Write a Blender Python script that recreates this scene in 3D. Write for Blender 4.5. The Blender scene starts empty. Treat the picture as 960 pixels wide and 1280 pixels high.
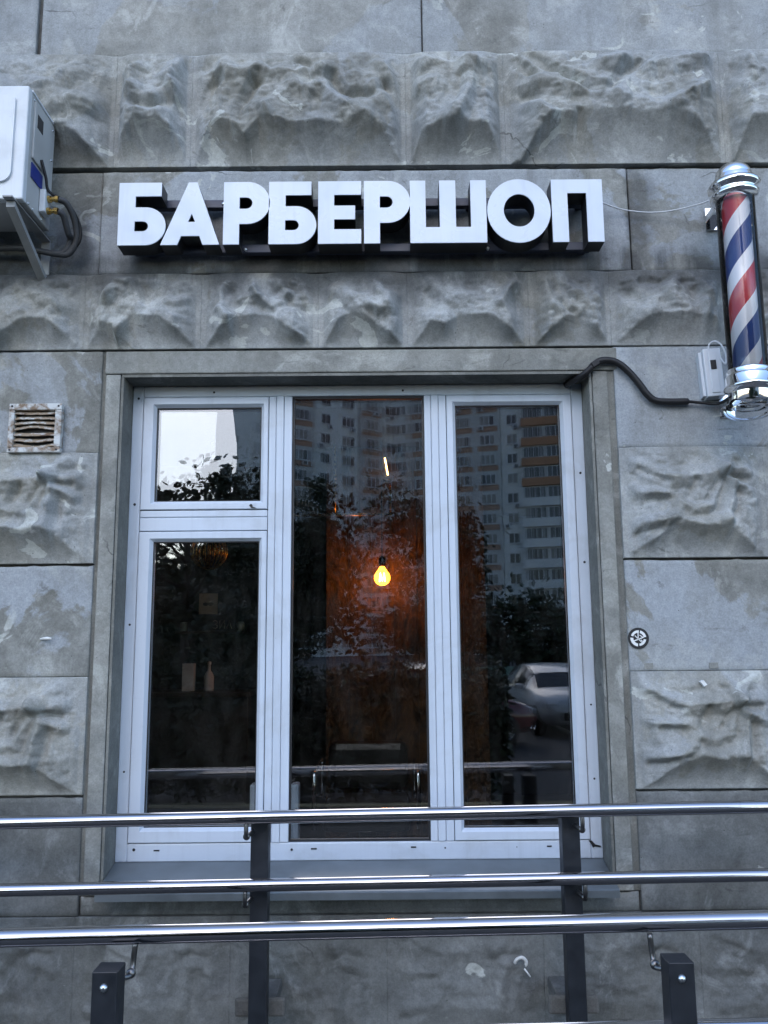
import bpy, bmesh, math, random
import numpy as np
from mathutils import Matrix, Vector
from mathutils.geometry import tessellate_polygon

R = math.radians
scene = bpy.context.scene
COL = scene.collection

# ------------------------------------------------------------------ camera
EYE = 1.55
cam_d = bpy.data.cameras.new('camera')
cam = bpy.data.objects.new('camera', cam_d)
COL.objects.link(cam)
scene.camera = cam
cam_d.sensor_fit = 'VERTICAL'
cam_d.sensor_height = 36.0
cam_d.lens = 36.0 * 1035.0 / 1280.0
cam_d.clip_start = 0.05
cam_d.clip_end = 3000
rt = Vector((0.999966666, 0.000481462, -0.008150784))
up = Vector((0.00812712, -0.1547203, 0.98792488))
fw = Vector((0.000785443, 0.987958196, 0.154719058))
cam.matrix_world = Matrix(((rt.x, up.x, -fw.x, 0.0), (rt.y, up.y, -fw.y, 0.0), (rt.z, up.z, -fw.z, EYE), (0, 0, 0, 1)))

# ------------------------------------------------------------------ sky, sun, exposure
SUN_EL, SUN_AZ = R(34.0), R(185.0)          # azimuth measured clockwise from +Y
world = bpy.data.worlds.new('World')
scene.world = world
world.use_nodes = True
wn = world.node_tree.nodes
wl = world.node_tree.links
wn.clear()
w_out = wn.new('ShaderNodeOutputWorld')
w_bg = wn.new('ShaderNodeBackground')
w_sky = wn.new('ShaderNodeTexSky')
w_sky.sky_type = 'NISHITA'
w_sky.sun_disc = False
w_sky.sun_elevation = SUN_EL
w_sky.sun_rotation = SUN_AZ
w_sky.air_density = 1.0
w_sky.dust_density = 1.0
w_sky.ozone_density = 3.1
w_bg.inputs['Strength'].default_value = 0.12
wl.new(w_sky.outputs[0], w_bg.inputs['Color'])
wl.new(w_bg.outputs[0], w_out.inputs['Surface'])
sun_d = bpy.data.lights.new('sun', 'SUN')
sun_d.energy = 0.08
sun_d.angle = R(60)
sun_d.color = (1.0, 0.93, 0.88)
sun = bpy.data.objects.new('sun', sun_d)
COL.objects.link(sun)
to_sun = Vector((math.sin(SUN_AZ) * math.cos(SUN_EL), math.cos(SUN_AZ) * math.cos(SUN_EL), math.sin(SUN_EL)))
sun.rotation_euler = to_sun.to_track_quat('Z', 'Y').to_euler()
sun.location = (-6, -12, 30)
vs = scene.view_settings
vs.view_transform = 'Standard'
vs.look = 'None'
vs.exposure = 1.86
vs.gamma = 1.0
vs.use_curve_mapping = False
scene.render.engine = 'CYCLES'
scene.cycles.use_denoising = True
scene.cycles.max_bounces = 10
scene.cycles.transparent_max_bounces = 16
scene.cycles.caustics_reflective = False
scene.cycles.caustics_refractive = False
scene.cycles.sample_clamp_indirect = 6.0

rng = np.random.default_rng(7)
random.seed(7)


# ------------------------------------------------------------------ materials
class NT:
    def __init__(self, name):
        self.m = bpy.data.materials.new(name)
        self.m.use_nodes = True
        self.n = self.m.node_tree.nodes
        self.l = self.m.node_tree.links
        self.n.clear()
        self.out = self.n.new('ShaderNodeOutputMaterial')

    def node(self, t, **kw):
        nd = self.n.new(t)
        for k, v in kw.items():
            setattr(nd, k, v)
        return nd

    def put(self, sock, v):
        if v is None:
            return
        if isinstance(v, bpy.types.NodeSocket):
            self.l.new(v, sock)
        else:
            if sock.type == 'RGBA' and len(v) == 3:
                v = (*v, 1.0)
            sock.default_value = v

    def pos(self):
        return self.node('ShaderNodeNewGeometry').outputs['Position']

    def obj(self):
        return self.node('ShaderNodeTexCoord').outputs['Object']

    def scale(self, vec, s, off=(0, 0, 0)):
        mp = self.node('ShaderNodeMapping')
        self.put(mp.inputs['Vector'], vec)
        mp.inputs['Scale'].default_value = s
        mp.inputs['Location'].default_value = off
        return mp.outputs[0]

    def noise(self, vec, scale, detail=4, rough=0.55, dist=0.0):
        n = self.node('ShaderNodeTexNoise')
        self.put(n.inputs['Vector'], vec)
        n.inputs['Scale'].default_value = scale
        n.inputs['Detail'].default_value = detail
        n.inputs['Roughness'].default_value = rough
        n.inputs['Distortion'].default_value = dist
        return n.outputs['Fac']

    def vor(self, vec, scale, feature='F1'):
        n = self.node('ShaderNodeTexVoronoi', feature=feature)
        self.put(n.inputs['Vector'], vec)
        n.inputs['Scale'].default_value = scale
        return n.outputs['Distance']

    def rng(self, v, a, b, c=0.0, d=1.0, smooth=False):
        n = self.node('ShaderNodeMapRange')
        if smooth:
            n.interpolation_type = 'SMOOTHSTEP'
        self.put(n.inputs[0], v)
        for i, x in zip((1, 2, 3, 4), (a, b, c, d)):
            n.inputs[i].default_value = x
        return n.outputs[0]

    def math(self, op, a, b=None, clamp=False):
        n = self.node('ShaderNodeMath', operation=op)
        n.use_clamp = clamp
        self.put(n.inputs[0], a)
        if b is not None:
            self.put(n.inputs[1], b)
        return n.outputs[0]

    def mix(self, fac, a, b, blend='MIX'):
        n = self.node('ShaderNodeMix', data_type='RGBA', blend_type=blend)
        self.put(n.inputs[0], fac)
        self.put(n.inputs[6], a)
        self.put(n.inputs[7], b)
        return n.outputs[2]

    def bump(self, h, strength, dist=0.01, normal=None):
        n = self.node('ShaderNodeBump')
        n.inputs['Strength'].default_value = strength
        n.inputs['Distance'].default_value = dist
        self.put(n.inputs['Height'], h)
        if normal is not None:
            self.put(n.inputs['Normal'], normal)
        return n.outputs[0]

    def xyz(self, vec):
        n = self.node('ShaderNodeSeparateXYZ')
        self.put(n.inputs[0], vec)
        return n.outputs

    def bsdf(self, color, rough=0.6, metal=0.0, normal=None, spec=None, emit=None, estr=0.0, coat=None):
        b = self.node('ShaderNodeBsdfPrincipled')
        self.put(b.inputs['Base Color'], color)
        self.put(b.inputs['Roughness'], rough)
        self.put(b.inputs['Metallic'], metal)
        if normal is not None:
            self.put(b.inputs['Normal'], normal)
        if spec is not None:
            self.put(b.inputs['Specular IOR Level'], spec)
        if coat is not None:
            self.put(b.inputs['Coat Weight'], coat)
        if emit is not None:
            self.put(b.inputs['Emission Color'], emit)
            b.inputs['Emission Strength'].default_value = estr
        self.l.new(b.outputs[0], self.out.inputs['Surface'])
        return b


def simple(name, color, rough=0.5, metal=0.0, var=0.12, scale=14.0, bump=0.0, rvar=0.08, coat=None, spec=None):
    t = NT(name)
    p = t.obj()
    n = t.noise(p, scale, 5, 0.6)
    c = t.mix(t.rng(n, 0.3, 0.7), tuple(x * (1 - var) for x in color), tuple(min(1, x * (1 + var)) for x in color))
    r = t.rng(n, 0.3, 0.7, max(0, rough - rvar), min(1, rough + rvar))
    nm = t.bump(t.noise(p, scale * 6, 3), bump, 0.002) if bump else None
    t.bsdf(c, r, metal, nm, coat=coat, spec=spec)
    return t.m


def concrete(name, base, light, patch=0.0, streak=0.5, soot_shade=False, relief=0.35, offset=(0, 0, 0), coat=0.0):
    t = NT(name)
    p = t.scale(t.pos(), (1, 1, 1), offset)
    big = t.noise(p, 1.6, 5, 0.6, 0.6)
    mid = t.noise(p, 7.5, 7, 0.62, 0.4)
    fine = t.noise(p, 90, 4, 0.7)
    st = t.noise(t.scale(p, (7.0, 7.0, 0.7)), 1.0, 6, 0.6, 0.3)
    dark = tuple(x * 0.56 for x in base)
    c = t.mix(t.rng(big, 0.32, 0.68, smooth=True), dark, light)
    c = t.mix(0.55, c, t.mix(t.rng(mid, 0.3, 0.72), dark, light))
    # cooler and warmer casts of cement
    tone = t.noise(t.scale(p, (1, 1, 1), (4.4, 8.8, 0.3)), 2.3, 4, 0.6, 0.5)
    c = t.mix(t.rng(tone, 0.40, 0.62, 0, 0.4, True), c, t.mix(1.0, c, (0.93, 0.89, 0.82), 'MULTIPLY'))
    # lime bloom: milky veils with soft ragged edges
    bl = t.noise(t.scale(p, (1.0, 1.0, 0.8), (2.4, 5.8, 9.3)), 4.2, 8, 0.68, 1.1)
    c = t.mix(t.rng(bl, 0.53, 0.66, 0, 0.55, True), c, tuple(min(1, x * 1.28) for x in light))
    # large ragged fields of worn pale blue-grey wall paint
    if coat > 0:
        f1 = t.noise(t.scale(p, (1.0, 1.0, 0.85), (8.4, 3.3, 6.1)), 1.9, 9, 0.60, 0.35)
        f2 = t.noise(t.scale(p, (1.0, 1.0, 0.5), (1.4, 7.3, 2.1)), 5.0, 6, 0.6, 0.3)
        fld = t.math('MULTIPLY', t.rng(f1, 0.455, 0.475, 0, 1), t.rng(f2, 0.3, 0.6, 0.55, 1.0, True))
        c = t.mix(t.math('MULTIPLY', fld, coat), c, (0.335, 0.365, 0.395))
    # small dark smears
    sm_ = t.noise(t.scale(p, (1.0, 1.0, 2.2), (6.1, 0.4, 2.3)), 6.5, 7, 0.7, 0.9)
    c = t.mix(t.rng(sm_, 0.60, 0.70, 0, 0.6, True), c, tuple(x * 0.45 for x in base))
    # hairline cracks
    cr = t.node('ShaderNodeTexVoronoi', feature='DISTANCE_TO_EDGE')
    wv = t.node('ShaderNodeVectorMath', operation='ADD')
    t.put(wv.inputs[0], p)
    nv = t.node('ShaderNodeTexNoise')
    t.put(nv.inputs['Vector'], p)
    nv.inputs['Scale'].default_value = 5.0
    nv.inputs['Detail'].default_value = 4.0
    sv = t.node('ShaderNodeVectorMath', operation='SCALE')
    t.l.new(nv.outputs['Color'], sv.inputs[0])
    sv.inputs['Scale'].default_value = 0.22
    t.l.new(sv.outputs[0], wv.inputs[1])
    t.l.new(wv.outputs[0], cr.inputs['Vector'])
    cr.inputs['Scale'].default_value = 0.9
    crack = t.math('MULTIPLY', t.rng(cr.outputs['Distance'], 0.0015, 0.0032, 1, 0), t.rng(t.noise(p, 1.9, 2), 0.60, 0.63))
    c = t.mix(t.math('MULTIPLY', crack, 0.6), c, (0.05, 0.05, 0.05))
    # rain streaks
    c = t.mix(t.math('MULTIPLY', t.rng(st, 0.5, 0.72, smooth=True), streak), c, tuple(x * 0.55 for x in base))
    # olive grime clouds
    gr = t.noise(t.scale(p, (1, 1, 1), (7.3, 1.1, 4.7)), 3.1, 5, 0.65, 0.8)
    c = t.mix(t.rng(gr, 0.52, 0.72, 0, 0.28, True), c, (0.14, 0.14, 0.125))
    # remains of pale paint with hard edges
    if patch > 0:
        pn = t.noise(t.scale(p, (1, 1, 1.3), (3.1, 0.0, 8.2)), 5.5, 4, 0.55, 0.9)
        lim = 0.735 - 0.10 * patch
        pm = t.rng(t.noise(t.scale(p, (1, 1, 1), (0.3, 6.6, 3.9)), 1.3, 2), 0.46, 0.54)
        c = t.mix(t.math('MULTIPLY', t.rng(pn, lim - 0.03, lim - 0.012, 0, 0.75), pm), c, (0.50, 0.52, 0.49))
        pn2 = t.noise(t.scale(p, (1, 1, 1), (13.1, 2.0, 1.2)), 3.4, 4, 0.55, 0.7)
        c = t.mix(t.rng(pn2, 0.60, 0.64, 0, 0.25), c, tuple(min(1, x * 1.25) for x in light))
    if soot_shade:
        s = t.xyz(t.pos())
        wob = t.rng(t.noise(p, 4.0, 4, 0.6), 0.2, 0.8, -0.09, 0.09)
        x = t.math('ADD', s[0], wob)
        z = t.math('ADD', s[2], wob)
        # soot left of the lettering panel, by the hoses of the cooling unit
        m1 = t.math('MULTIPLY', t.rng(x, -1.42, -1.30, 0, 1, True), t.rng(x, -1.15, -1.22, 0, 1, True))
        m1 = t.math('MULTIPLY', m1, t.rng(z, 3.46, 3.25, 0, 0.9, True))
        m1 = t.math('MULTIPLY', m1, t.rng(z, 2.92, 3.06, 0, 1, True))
        # soot runs under the lettering, with the shade there painted into the colour
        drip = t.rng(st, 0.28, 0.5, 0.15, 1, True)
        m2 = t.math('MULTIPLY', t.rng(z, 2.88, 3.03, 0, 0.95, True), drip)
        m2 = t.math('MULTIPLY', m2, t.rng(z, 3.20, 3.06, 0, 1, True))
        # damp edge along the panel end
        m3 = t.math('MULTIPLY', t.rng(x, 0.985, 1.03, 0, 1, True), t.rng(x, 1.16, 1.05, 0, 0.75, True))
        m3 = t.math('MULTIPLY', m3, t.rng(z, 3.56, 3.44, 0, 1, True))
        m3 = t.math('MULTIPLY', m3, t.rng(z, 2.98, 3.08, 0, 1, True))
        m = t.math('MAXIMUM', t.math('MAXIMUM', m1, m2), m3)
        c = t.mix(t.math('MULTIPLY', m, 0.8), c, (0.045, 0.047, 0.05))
    # cement grain
    gn = t.noise(p, 150, 3, 0.75)
    c = t.mix(0.8, c, t.mix(1.0, c, t.mix(t.rng(gn, 0.3, 0.7), (0.80, 0.80, 0.80), (1.22, 1.22, 1.20)), 'MULTIPLY'))
    gm = t.noise(p, 38, 6, 0.7, 0.3)
    c = t.mix(0.8, c, t.mix(1.0, c, t.mix(t.rng(gm, 0.32, 0.68), (0.84, 0.84, 0.82), (1.16, 1.16, 1.17)), 'MULTIPLY'))
    # pin holes
    v = t.vor(p, 34.0)
    pit = t.math('MULTIPLY', t.rng(v, 0.05, 0.075, 1, 0), t.rng(t.noise(p, 9, 2), 0.55, 0.6))
    c = t.mix(pit, c, (0.05, 0.05, 0.048))
    h = t.math('ADD', t.math('MULTIPLY', mid, 0.8), t.math('MULTIPLY', fine, 0.22))
    h = t.math('SUBTRACT', h, t.math('MULTIPLY', pit, 0.5))
    t.bsdf(c, t.rng(mid, 0.3, 0.7, 0.78, 0.95), 0.0, t.bump(h, relief, 0.012), spec=0.25)
    return t.m


def grimy(name, color, rough, streak, dirt, seed):
    """smooth white plastic or enamel with dust veils, rain runs and specks"""
    t = NT(name)
    p = t.scale(t.pos(), (1, 1, 1), (seed, seed * 0.3, seed * 0.7))
    run = t.noise(t.scale(p, (22, 22, 1.1)), 1.0, 6, 0.65, 0.2)
    veil = t.noise(p, 5.0, 6, 0.65, 0.6)
    speck = t.noise(p, 70, 4, 0.75)
    c = t.mix(t.rng(run, 0.48, 0.75, 0, streak, True), color, tuple(x * 0.72 for x in color))
    c = t.mix(t.rng(veil, 0.45, 0.72, 0, dirt, True), c, (color[0] * 0.72, color[1] * 0.70, color[2] * 0.66))
    c = t.mix(t.rng(speck, 0.68, 0.74, 0, dirt), c, tuple(x * 0.45 for x in color))
    t.bsdf(c, t.rng(veil, 0.35, 0.7, rough - 0.06, rough + 0.18), 0, t.bump(veil, 0.04, 0.004))
    return t.m


M = {}
M['panel'] = concrete('concrete_panel', (0.235, 0.238, 0.218), (0.335, 0.342, 0.322), 0.55, 0.45, True, 0.24, coat=0.85)
M['panel_top'] = concrete('concrete_upper', (0.285, 0.29, 0.27), (0.395, 0.402, 0.385), 0.4, 0.35, False, 0.20, (3.7, 0, 1.9), coat=0.55)
M['rustic'] = concrete('concrete_rustic', (0.275, 0.28, 0.258), (0.395, 0.402, 0.38), 0.95, 0.30, True, 0.42, (1.7, 0, 5.9), coat=0.35)
M['lower'] = concrete('concrete_lower', (0.155, 0.162, 0.158), (0.225, 0.235, 0.232), 0.35, 0.4, False, 0.25, (5.7, 0, 2.9))
M['surround'] = concrete('concrete_surround', (0.25, 0.255, 0.235), (0.35, 0.357, 0.335), 0.2, 0.55, False, 0.22, (9.7, 0, 0.9))
M['reveal'] = concrete('render_reveal', (0.19, 0.195, 0.178), (0.25, 0.255, 0.238), 0.0, 0.45, False, 0.22, (2.2, 0, 7.9))
M['backing'] = concrete('concrete_backing', (0.12, 0.12, 0.115), (0.17, 0.17, 0.165), 0.0, 0.3, False, 0.3)
M['chip'] = simple('white_paint_chip', (0.75, 0.76, 0.74), 0.6)
M['pvc'] = grimy('white_pvc', (0.57, 0.635, 0.715), 0.34, 0.35, 0.45, 1.3)
M['gasket'] = simple('black_rubber', (0.015, 0.016, 0.018), 0.55)
M['zinc'] = simple('zinc_sheet', (0.16, 0.185, 0.20), 0.42, 0.35, 0.22, 6.0, 0.05)
M['acrylic'] = grimy('white_acrylic', (0.62, 0.685, 0.765), 0.30, 0.22, 0.18, 4.1)
M['can'] = simple('black_channel_metal', (0.010, 0.011, 0.014), 0.42, 0, 0.2, 9.0)
M['rail_bar'] = simple('dark_blue_bar', (0.045, 0.055, 0.085), 0.45, 0.1)
M['chrome'] = simple('chrome', (0.90, 0.90, 0.90), 0.05, 1.0, 0.03, 8.0, 0.0, 0.03)
M['steel'] = simple('polished_steel', (0.46, 0.46, 0.48), 0.07, 1.0, 0.06, 20.0, 0.02, 0.05)
def steel_mat():
    t = NT('handled_steel')
    p = t.pos()
    n = t.noise(t.scale(p, (3, 14, 14)), 1.0, 6, 0.7)
    sp = t.noise(p, 55, 4, 0.7)
    r = t.math('ADD', t.rng(n, 0.42, 0.7, 0.05, 0.16), t.rng(sp, 0.6, 0.75, 0.0, 0.15))
    c = t.mix(t.rng(sp, 0.6, 0.78, 0, 0.5), (0.46, 0.46, 0.48), (0.30, 0.30, 0.30))
    t.bsdf(c, r, 1.0, t.bump(t.noise(t.scale(p, (40, 6, 6)), 1.0, 3), 0.03, 0.002))
    return t.m


M['steel'] = steel_mat()
M['rod'] = simple('dull_steel', (0.17, 0.17, 0.17), 0.35, 1.0, 0.15, 30.0)
M['post'] = simple('black_post_paint', (0.012, 0.015, 0.020), 0.45, 0, 0.3, 18.0, 0.08)
M['bolt'] = simple('zinc_bolt', (0.62, 0.66, 0.68), 0.28, 1.0, 0.1, 60.0)
M['brass'] = simple('brass', (0.62, 0.42, 0.14), 0.28, 1.0, 0.1, 40.0)
M['cable'] = simple('black_cable', (0.006, 0.006, 0.007), 0.55)
M['hose'] = simple('grey_hose', (0.045, 0.047, 0.05), 0.6, 0, 0.25, 30.0, 0.1)
M['wire'] = simple('white_wire', (0.62, 0.64, 0.66), 0.45)
M['ac_white'] = grimy('enamelled_casing', (0.66, 0.70, 0.73), 0.38, 0.4, 0.4, 2.2)
M['ac_side'] = simple('galvanised_side', (0.42, 0.43, 0.42), 0.45, 0.0, 0.10, 5.0)
M['ac_dark'] = simple('dark_recess', (0.03, 0.03, 0.032), 0.6)
M['blue'] = simple('blue_label', (0.01, 0.03, 0.22), 0.45)
M['black'] = simple('matt_black', (0.012, 0.012, 0.013), 0.5)
M['ctrl'] = simple('pale_blue_plastic', (0.62, 0.66, 0.70), 0.35, 0, 0.03)
M['grey'] = simple('grey_plastic', (0.35, 0.37, 0.39), 0.45)
M['bracket'] = simple('bracket_paint', (0.30, 0.31, 0.31), 0.5, 0, 0.15, 9.0)


def vent_mat():
    t = NT('rusty_vent_plastic')
    p = t.obj()
    n = t.noise(p, 38, 6, 0.65, 0.5)
    n2 = t.noise(p, 16, 4, 0.6)
    c = t.mix(t.rng(n, 0.38, 0.52), (0.52, 0.53, 0.51), (0.30, 0.23, 0.16))
    c = t.mix(t.rng(n2, 0.55, 0.66, 0, 0.85), c, (0.10, 0.055, 0.03))
    t.bsdf(c, 0.75, 0, t.bump(n, 0.4, 0.004))
    return t.m


M['vent'] = vent_mat()


def vent_frame_mat():
    t = NT('stained_vent_frame')
    p = t.obj()
    n = t.noise(p, 22, 6, 0.65, 0.5)
    c = t.mix(t.rng(n, 0.45, 0.62), (0.55, 0.57, 0.56), (0.20, 0.14, 0.09))
    t.bsdf(c, 0.7, 0, t.bump(n, 0.3, 0.003))
    return t.m


M['vent_frame'] = vent_frame_mat()


def glass_mat(name, ior, tint, tintc=(0.93, 0.95, 0.95)):
    t = NT(name)
    fr = t.node('ShaderNodeFresnel')
    fr.inputs['IOR'].default_value = ior
    tr = t.node('ShaderNodeBsdfTransparent')
    tr.inputs['Color'].default_value = (*[x * tint for x in tintc], 1)
    gl = t.node('ShaderNodeBsdfGlossy')
    # slight ripple and grime of an unwashed pane
    p = t.pos()
    gl.inputs['Roughness'].default_value = 0.0
    mx = t.node('ShaderNodeMixShader')
    t.l.new(fr.outputs[0], mx.inputs[0])
    t.l.new(tr.outputs[0], mx.inputs[1])
    t.l.new(gl.outputs[0], mx.inputs[2])
    # thin dust film
    df = t.node('ShaderNodeBsdfDiffuse')
    df.inputs['Color'].default_value = (0.45, 0.42, 0.38, 1)
    m2 = t.node('ShaderNodeMixShader')
    dust = t.noise(t.scale(p, (3, 3, 1)), 6.0, 6, 0.7)
    t.put(m2.inputs[0], t.rng(dust, 0.45, 0.85, 0.0, 0.022))
    t.l.new(mx.outputs[0], m2.inputs[1])
    t.l.new(df.outputs[0], m2.inputs[2])
    t.l.new(m2.outputs[0], t.out.inputs['Surface'])
    return t.m


M['glass'] = glass_mat('window_glass', 2.2, 0.94)
M['tube'] = glass_mat('clear_tube', 1.45, 1.0, (0.985, 0.985, 0.985))


def stripes_mat():
    t = NT('barber_stripes')
    s = t.xyz(t.obj())
    ang = t.math('DIVIDE', t.math('ARCTAN2', s[1], s[0]), 2 * math.pi)
    ph = t.math('SUBTRACT', t.math('DIVIDE', s[2], 0.385), ang)
    ph = t.math('FRACT', t.math('ADD', ph, 10.145))
    r = t.node('ShaderNodeValToRGB')
    r.color_ramp.interpolation = 'CONSTANT'
    e = r.color_ramp.elements
    W = (0.84, 0.84, 0.88, 1)
    e[0].position, e[0].color = 0.0, (0.02, 0.05, 0.20, 1)
    e[1].position, e[1].color = 0.29, W
    for pos, c in ((0.5, (0.50, 0.03, 0.04, 1)), (0.79, W)):
        q = e.new(pos)
        q.color = c
    t.l.new(ph, r.inputs[0])
    t.bsdf(r.outputs[0], 0.3, 0, coat=0.3)
    return t.m


M['stripes'] = stripes_mat()


def emit_mat(name, col, strength):
    t = NT(name)
    n = t.noise(t.obj(), 20, 2)
    e = t.node('ShaderNodeEmission')
    t.put(e.inputs['Color'], t.mix(t.rng(n, 0.4, 0.6), col, tuple(min(1, x * 1.1) for x in col)))
    e.inputs['Strength'].default_value = strength
    t.l.new(e.outputs[0], t.out.inputs['Surface'])
    return t.m


# ------------------------------------------------------------------ mesh helpers
class MB:
    """collects vertices and faces; build() links them as one mesh object"""

    def __init__(self):
        self.v, self.f, self.mi, self.sm = [], [], [], []

    def add(self, vs, fs, mi=0, smooth=False):
        b = len(self.v)
        self.v += [tuple(x) for x in vs]
        self.f += [tuple(i + b for i in f) for f in fs]
        self.mi += [mi] * len(fs)
        self.sm += [smooth] * len(fs)
        return self

    def box(self, x0, x1, y0, y1, z0, z1, mi=0, ch=0.0):
        if ch <= 0:
            vs = [(x, y, z) for x in (x0, x1) for y in (y0, y1) for z in (z0, z1)]
            fs = [(0, 1, 3, 2), (4, 6, 7, 5), (0, 4, 5, 1), (2, 3, 7, 6), (0, 2, 6, 4), (1, 5, 7, 3)]
            return self.add(vs, fs, mi)
        bm = bmesh.new()
        bmesh.ops.create_cube(bm, size=1)
        for v in bm.verts:
            v.co = Vector(((x0 + x1) / 2 + v.co.x * (x1 - x0), (y0 + y1) / 2 + v.co.y * (y1 - y0), (z0 + z1) / 2 + v.co.z * (z1 - z0)))
        bmesh.ops.bevel(bm, geom=list(bm.edges), offset=ch, segments=2, profile=0.5, affect='EDGES')
        bm.verts.index_update()
        self.add([v.co[:] for v in bm.verts], [[v.index for v in f.verts] for f in bm.faces], mi)
        bm.free()
        return self

    def tube(self, pts, r, n=10, mi=0, cap=True):
        pts = [Vector(p) for p in pts]
        rs = r if isinstance(r, (list, tuple)) else [r] * len(pts)
        vs, fs = [], []
        t0 = (pts[1] - pts[0]).normalized()
        a = Vector((0, 0, 1)) if abs(t0.z) < 0.9 else Vector((1, 0, 0))
        nrm = t0.cross(a).normalized()
        for i, p in enumerate(pts):
            t = (pts[min(i + 1, len(pts) - 1)] - pts[max(i - 1, 0)]).normalized()
            nrm = (nrm - t * nrm.dot(t)).normalized()
            b = t.cross(nrm)
            for k in range(n):
                an = 2 * math.pi * k / n
                vs.append(p + (nrm * math.cos(an) + b * math.sin(an)) * rs[i])
        for i in range(len(pts) - 1):
            for k in range(n):
                k2 = (k + 1) % n
                fs.append((i * n + k, i * n + k2, (i + 1) * n + k2, (i + 1) * n + k))
        self.add(vs, fs, mi, True)
        if cap:
            m = len(pts) - 1
            b = len(self.v) - len(vs)
            self.f.append(tuple(b + k for k in reversed(range(n))))
            self.f.append(tuple(b + m * n + k for k in range(n)))
            self.mi += [mi, mi]
            self.sm += [False, False]
        return self

    def lathe(self, prof, c=(0, 0, 0), n=40, mi=0, axis='z', smooth=True):
        vs, fs = [], []
        for (r, h) in prof:
            for k in range(n):
                a = 2 * math.pi * k / n
                x, y = r * math.cos(a), r * math.sin(a)
                if axis == 'z':
                    q = (c[0] + x, c[1] + y, c[2] + h)
                elif axis == 'y':
                    q = (c[0] + x, c[1] + h, c[2] + y)
                else:
                    q = (c[0] + h, c[1] + x, c[2] + y)
                vs.append(q)
        for i in range(len(prof) - 1):
            for k in range(n):
                k2 = (k + 1) % n
                fs.append((i * n + k, i * n + k2, (i + 1) * n + k2, (i + 1) * n + k))
        return self.add(vs, fs, mi, smooth)

    def poly(self, loops, y0, y1, mi_face=0, mi_side=0, front=True, back=True, sides=True):
        """loops in the x-z plane (outer first, then holes), extruded from y0 (front) to y1"""
        tri = tessellate_polygon([[Vector((x, z, 0)) for x, z in lp] for lp in loops])
        flat = [p for lp in loops for p in lp]
        nf = len(flat)
        if front:
            self.add([(x, y0, z) for x, z in flat], tri, mi_face)
        if back:
            self.add([(x, y1, z) for x, z in flat], [t[::-1] for t in tri], mi_side)
        if sides:
            for lp in loops:
                m = len(lp)
                vs = [(x, y0, z) for x, z in lp] + [(x, y1, z) for x, z in lp]
                self.add(vs, [(k, (k + 1) % m, m + (k + 1) % m, m + k) for k in range(m)], mi_side)
        return self

    def build(self, name, mats, parent=None):
        me = bpy.data.meshes.new(name)
        me.from_pydata(self.v, [], self.f)
        if not isinstance(mats, (list, tuple)):
            mats = [mats]
        for m in mats:
            me.materials.append(m)
        me.polygons.foreach_set('material_index', self.mi)
        me.polygons.foreach_set('use_smooth', self.sm)
        bm = bmesh.new()
        bm.from_mesh(me)
        bmesh.ops.recalc_face_normals(bm, faces=bm.faces)
        bm.to_mesh(me)
        bm.free()
        me.update()
        o = bpy.data.objects.new(name, me)
        COL.objects.link(o)
        if parent is not None:
            attach(o, parent)
        return o


def attach(o, parent):
    o.parent = parent
    root = parent
    while root.parent:
        root = root.parent
    # children are modelled in the thing's own space when its Empty sits at the origin; otherwise in world space
    o.matrix_parent_inverse = Matrix.Identity(4) if parent.parent or parent.type == 'MESH' else Matrix.Translation(-Vector(parent.location))


def tag(o, label=None, cat=None, group=None, kind=None):
    if label:
        o['label'] = label
    if cat:
        o['category'] = cat
    if group:
        o['group'] = group
    if kind:
        o['kind'] = kind
    return o


def thing(name, label, cat, loc=(0, 0, 0), group=None):
    o = bpy.data.objects.new(name, None)
    o.empty_display_size = 0.1
    COL.objects.link(o)
    o.location = loc
    return tag(o, label, cat, group)


def copy_tree(o, parent=None):
    c = o.copy()
    COL.objects.link(c)
    c.parent = parent
    for ch in list(o.children):
        copy_tree(ch, c)
    return c


def smooth_path(ctrl, n=8):
    """Catmull-Rom through control points"""
    P = [Vector(p) for p in ctrl]
    P = [P[0] * 2 - P[1]] + P + [P[-1] * 2 - P[-2]]
    out = []
    for i in range(1, len(P) - 2):
        for k in range(n):
            t = k / n
            a, b, c, d = P[i - 1:i + 3]
            out.append(0.5 * ((2 * b) + (c - a) * t + (2 * a - 5 * b + 4 * c - d) * t * t + (3 * b - a - 3 * c + d) * t ** 3))
    out.append(P[-2])
    return out


# ------------------------------------------------------------------ numpy noise
def vnoise(x, z, seed):
    xi, zi = np.floor(x).astype(np.int64), np.floor(z).astype(np.int64)
    fx, fz = x - xi, z - zi
    fx, fz = fx * fx * (3 - 2 * fx), fz * fz * (3 - 2 * fz)

    def h(a, b):
        n = (a * 374761393 + b * 668265263 + seed * 1274126177) & 0x7fffffff
        n = ((n ^ (n >> 13)) * 1103515245 + 12345) & 0x7fffffff
        n = ((n ^ (n >> 16)) * 69069 + 1) & 0x7fffffff
        return (n & 0xffff) / 65535.0
    return (h(xi, zi) * (1 - fx) + h(xi + 1, zi) * fx) * (1 - fz) + (h(xi, zi + 1) * (1 - fx) + h(xi + 1, zi + 1) * fx) * fz


def fbm(x, z, seed, o=4):
    s, a = 0, 0.5
    for k in range(o):
        s = s + a * (vnoise(x, z, seed + k * 17) - 0.5)
        x, z, a = x * 2.03, z * 2.03, a * 0.5
    return s


def seg_dist(X, Z, pts):
    d = np.full(X.shape, 9.0)
    for (ax, az), (bx, bz) in zip(pts[:-1], pts[1:]):
        dx, dz = bx - ax, bz - az
        t = np.clip(((X - ax) * dx + (Z - az) * dz) / (dx * dx + dz * dz + 1e-9), 0, 1)
        d = np.minimum(d, np.hypot(X - ax - t * dx, Z - az - t * dz))
    return d


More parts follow.
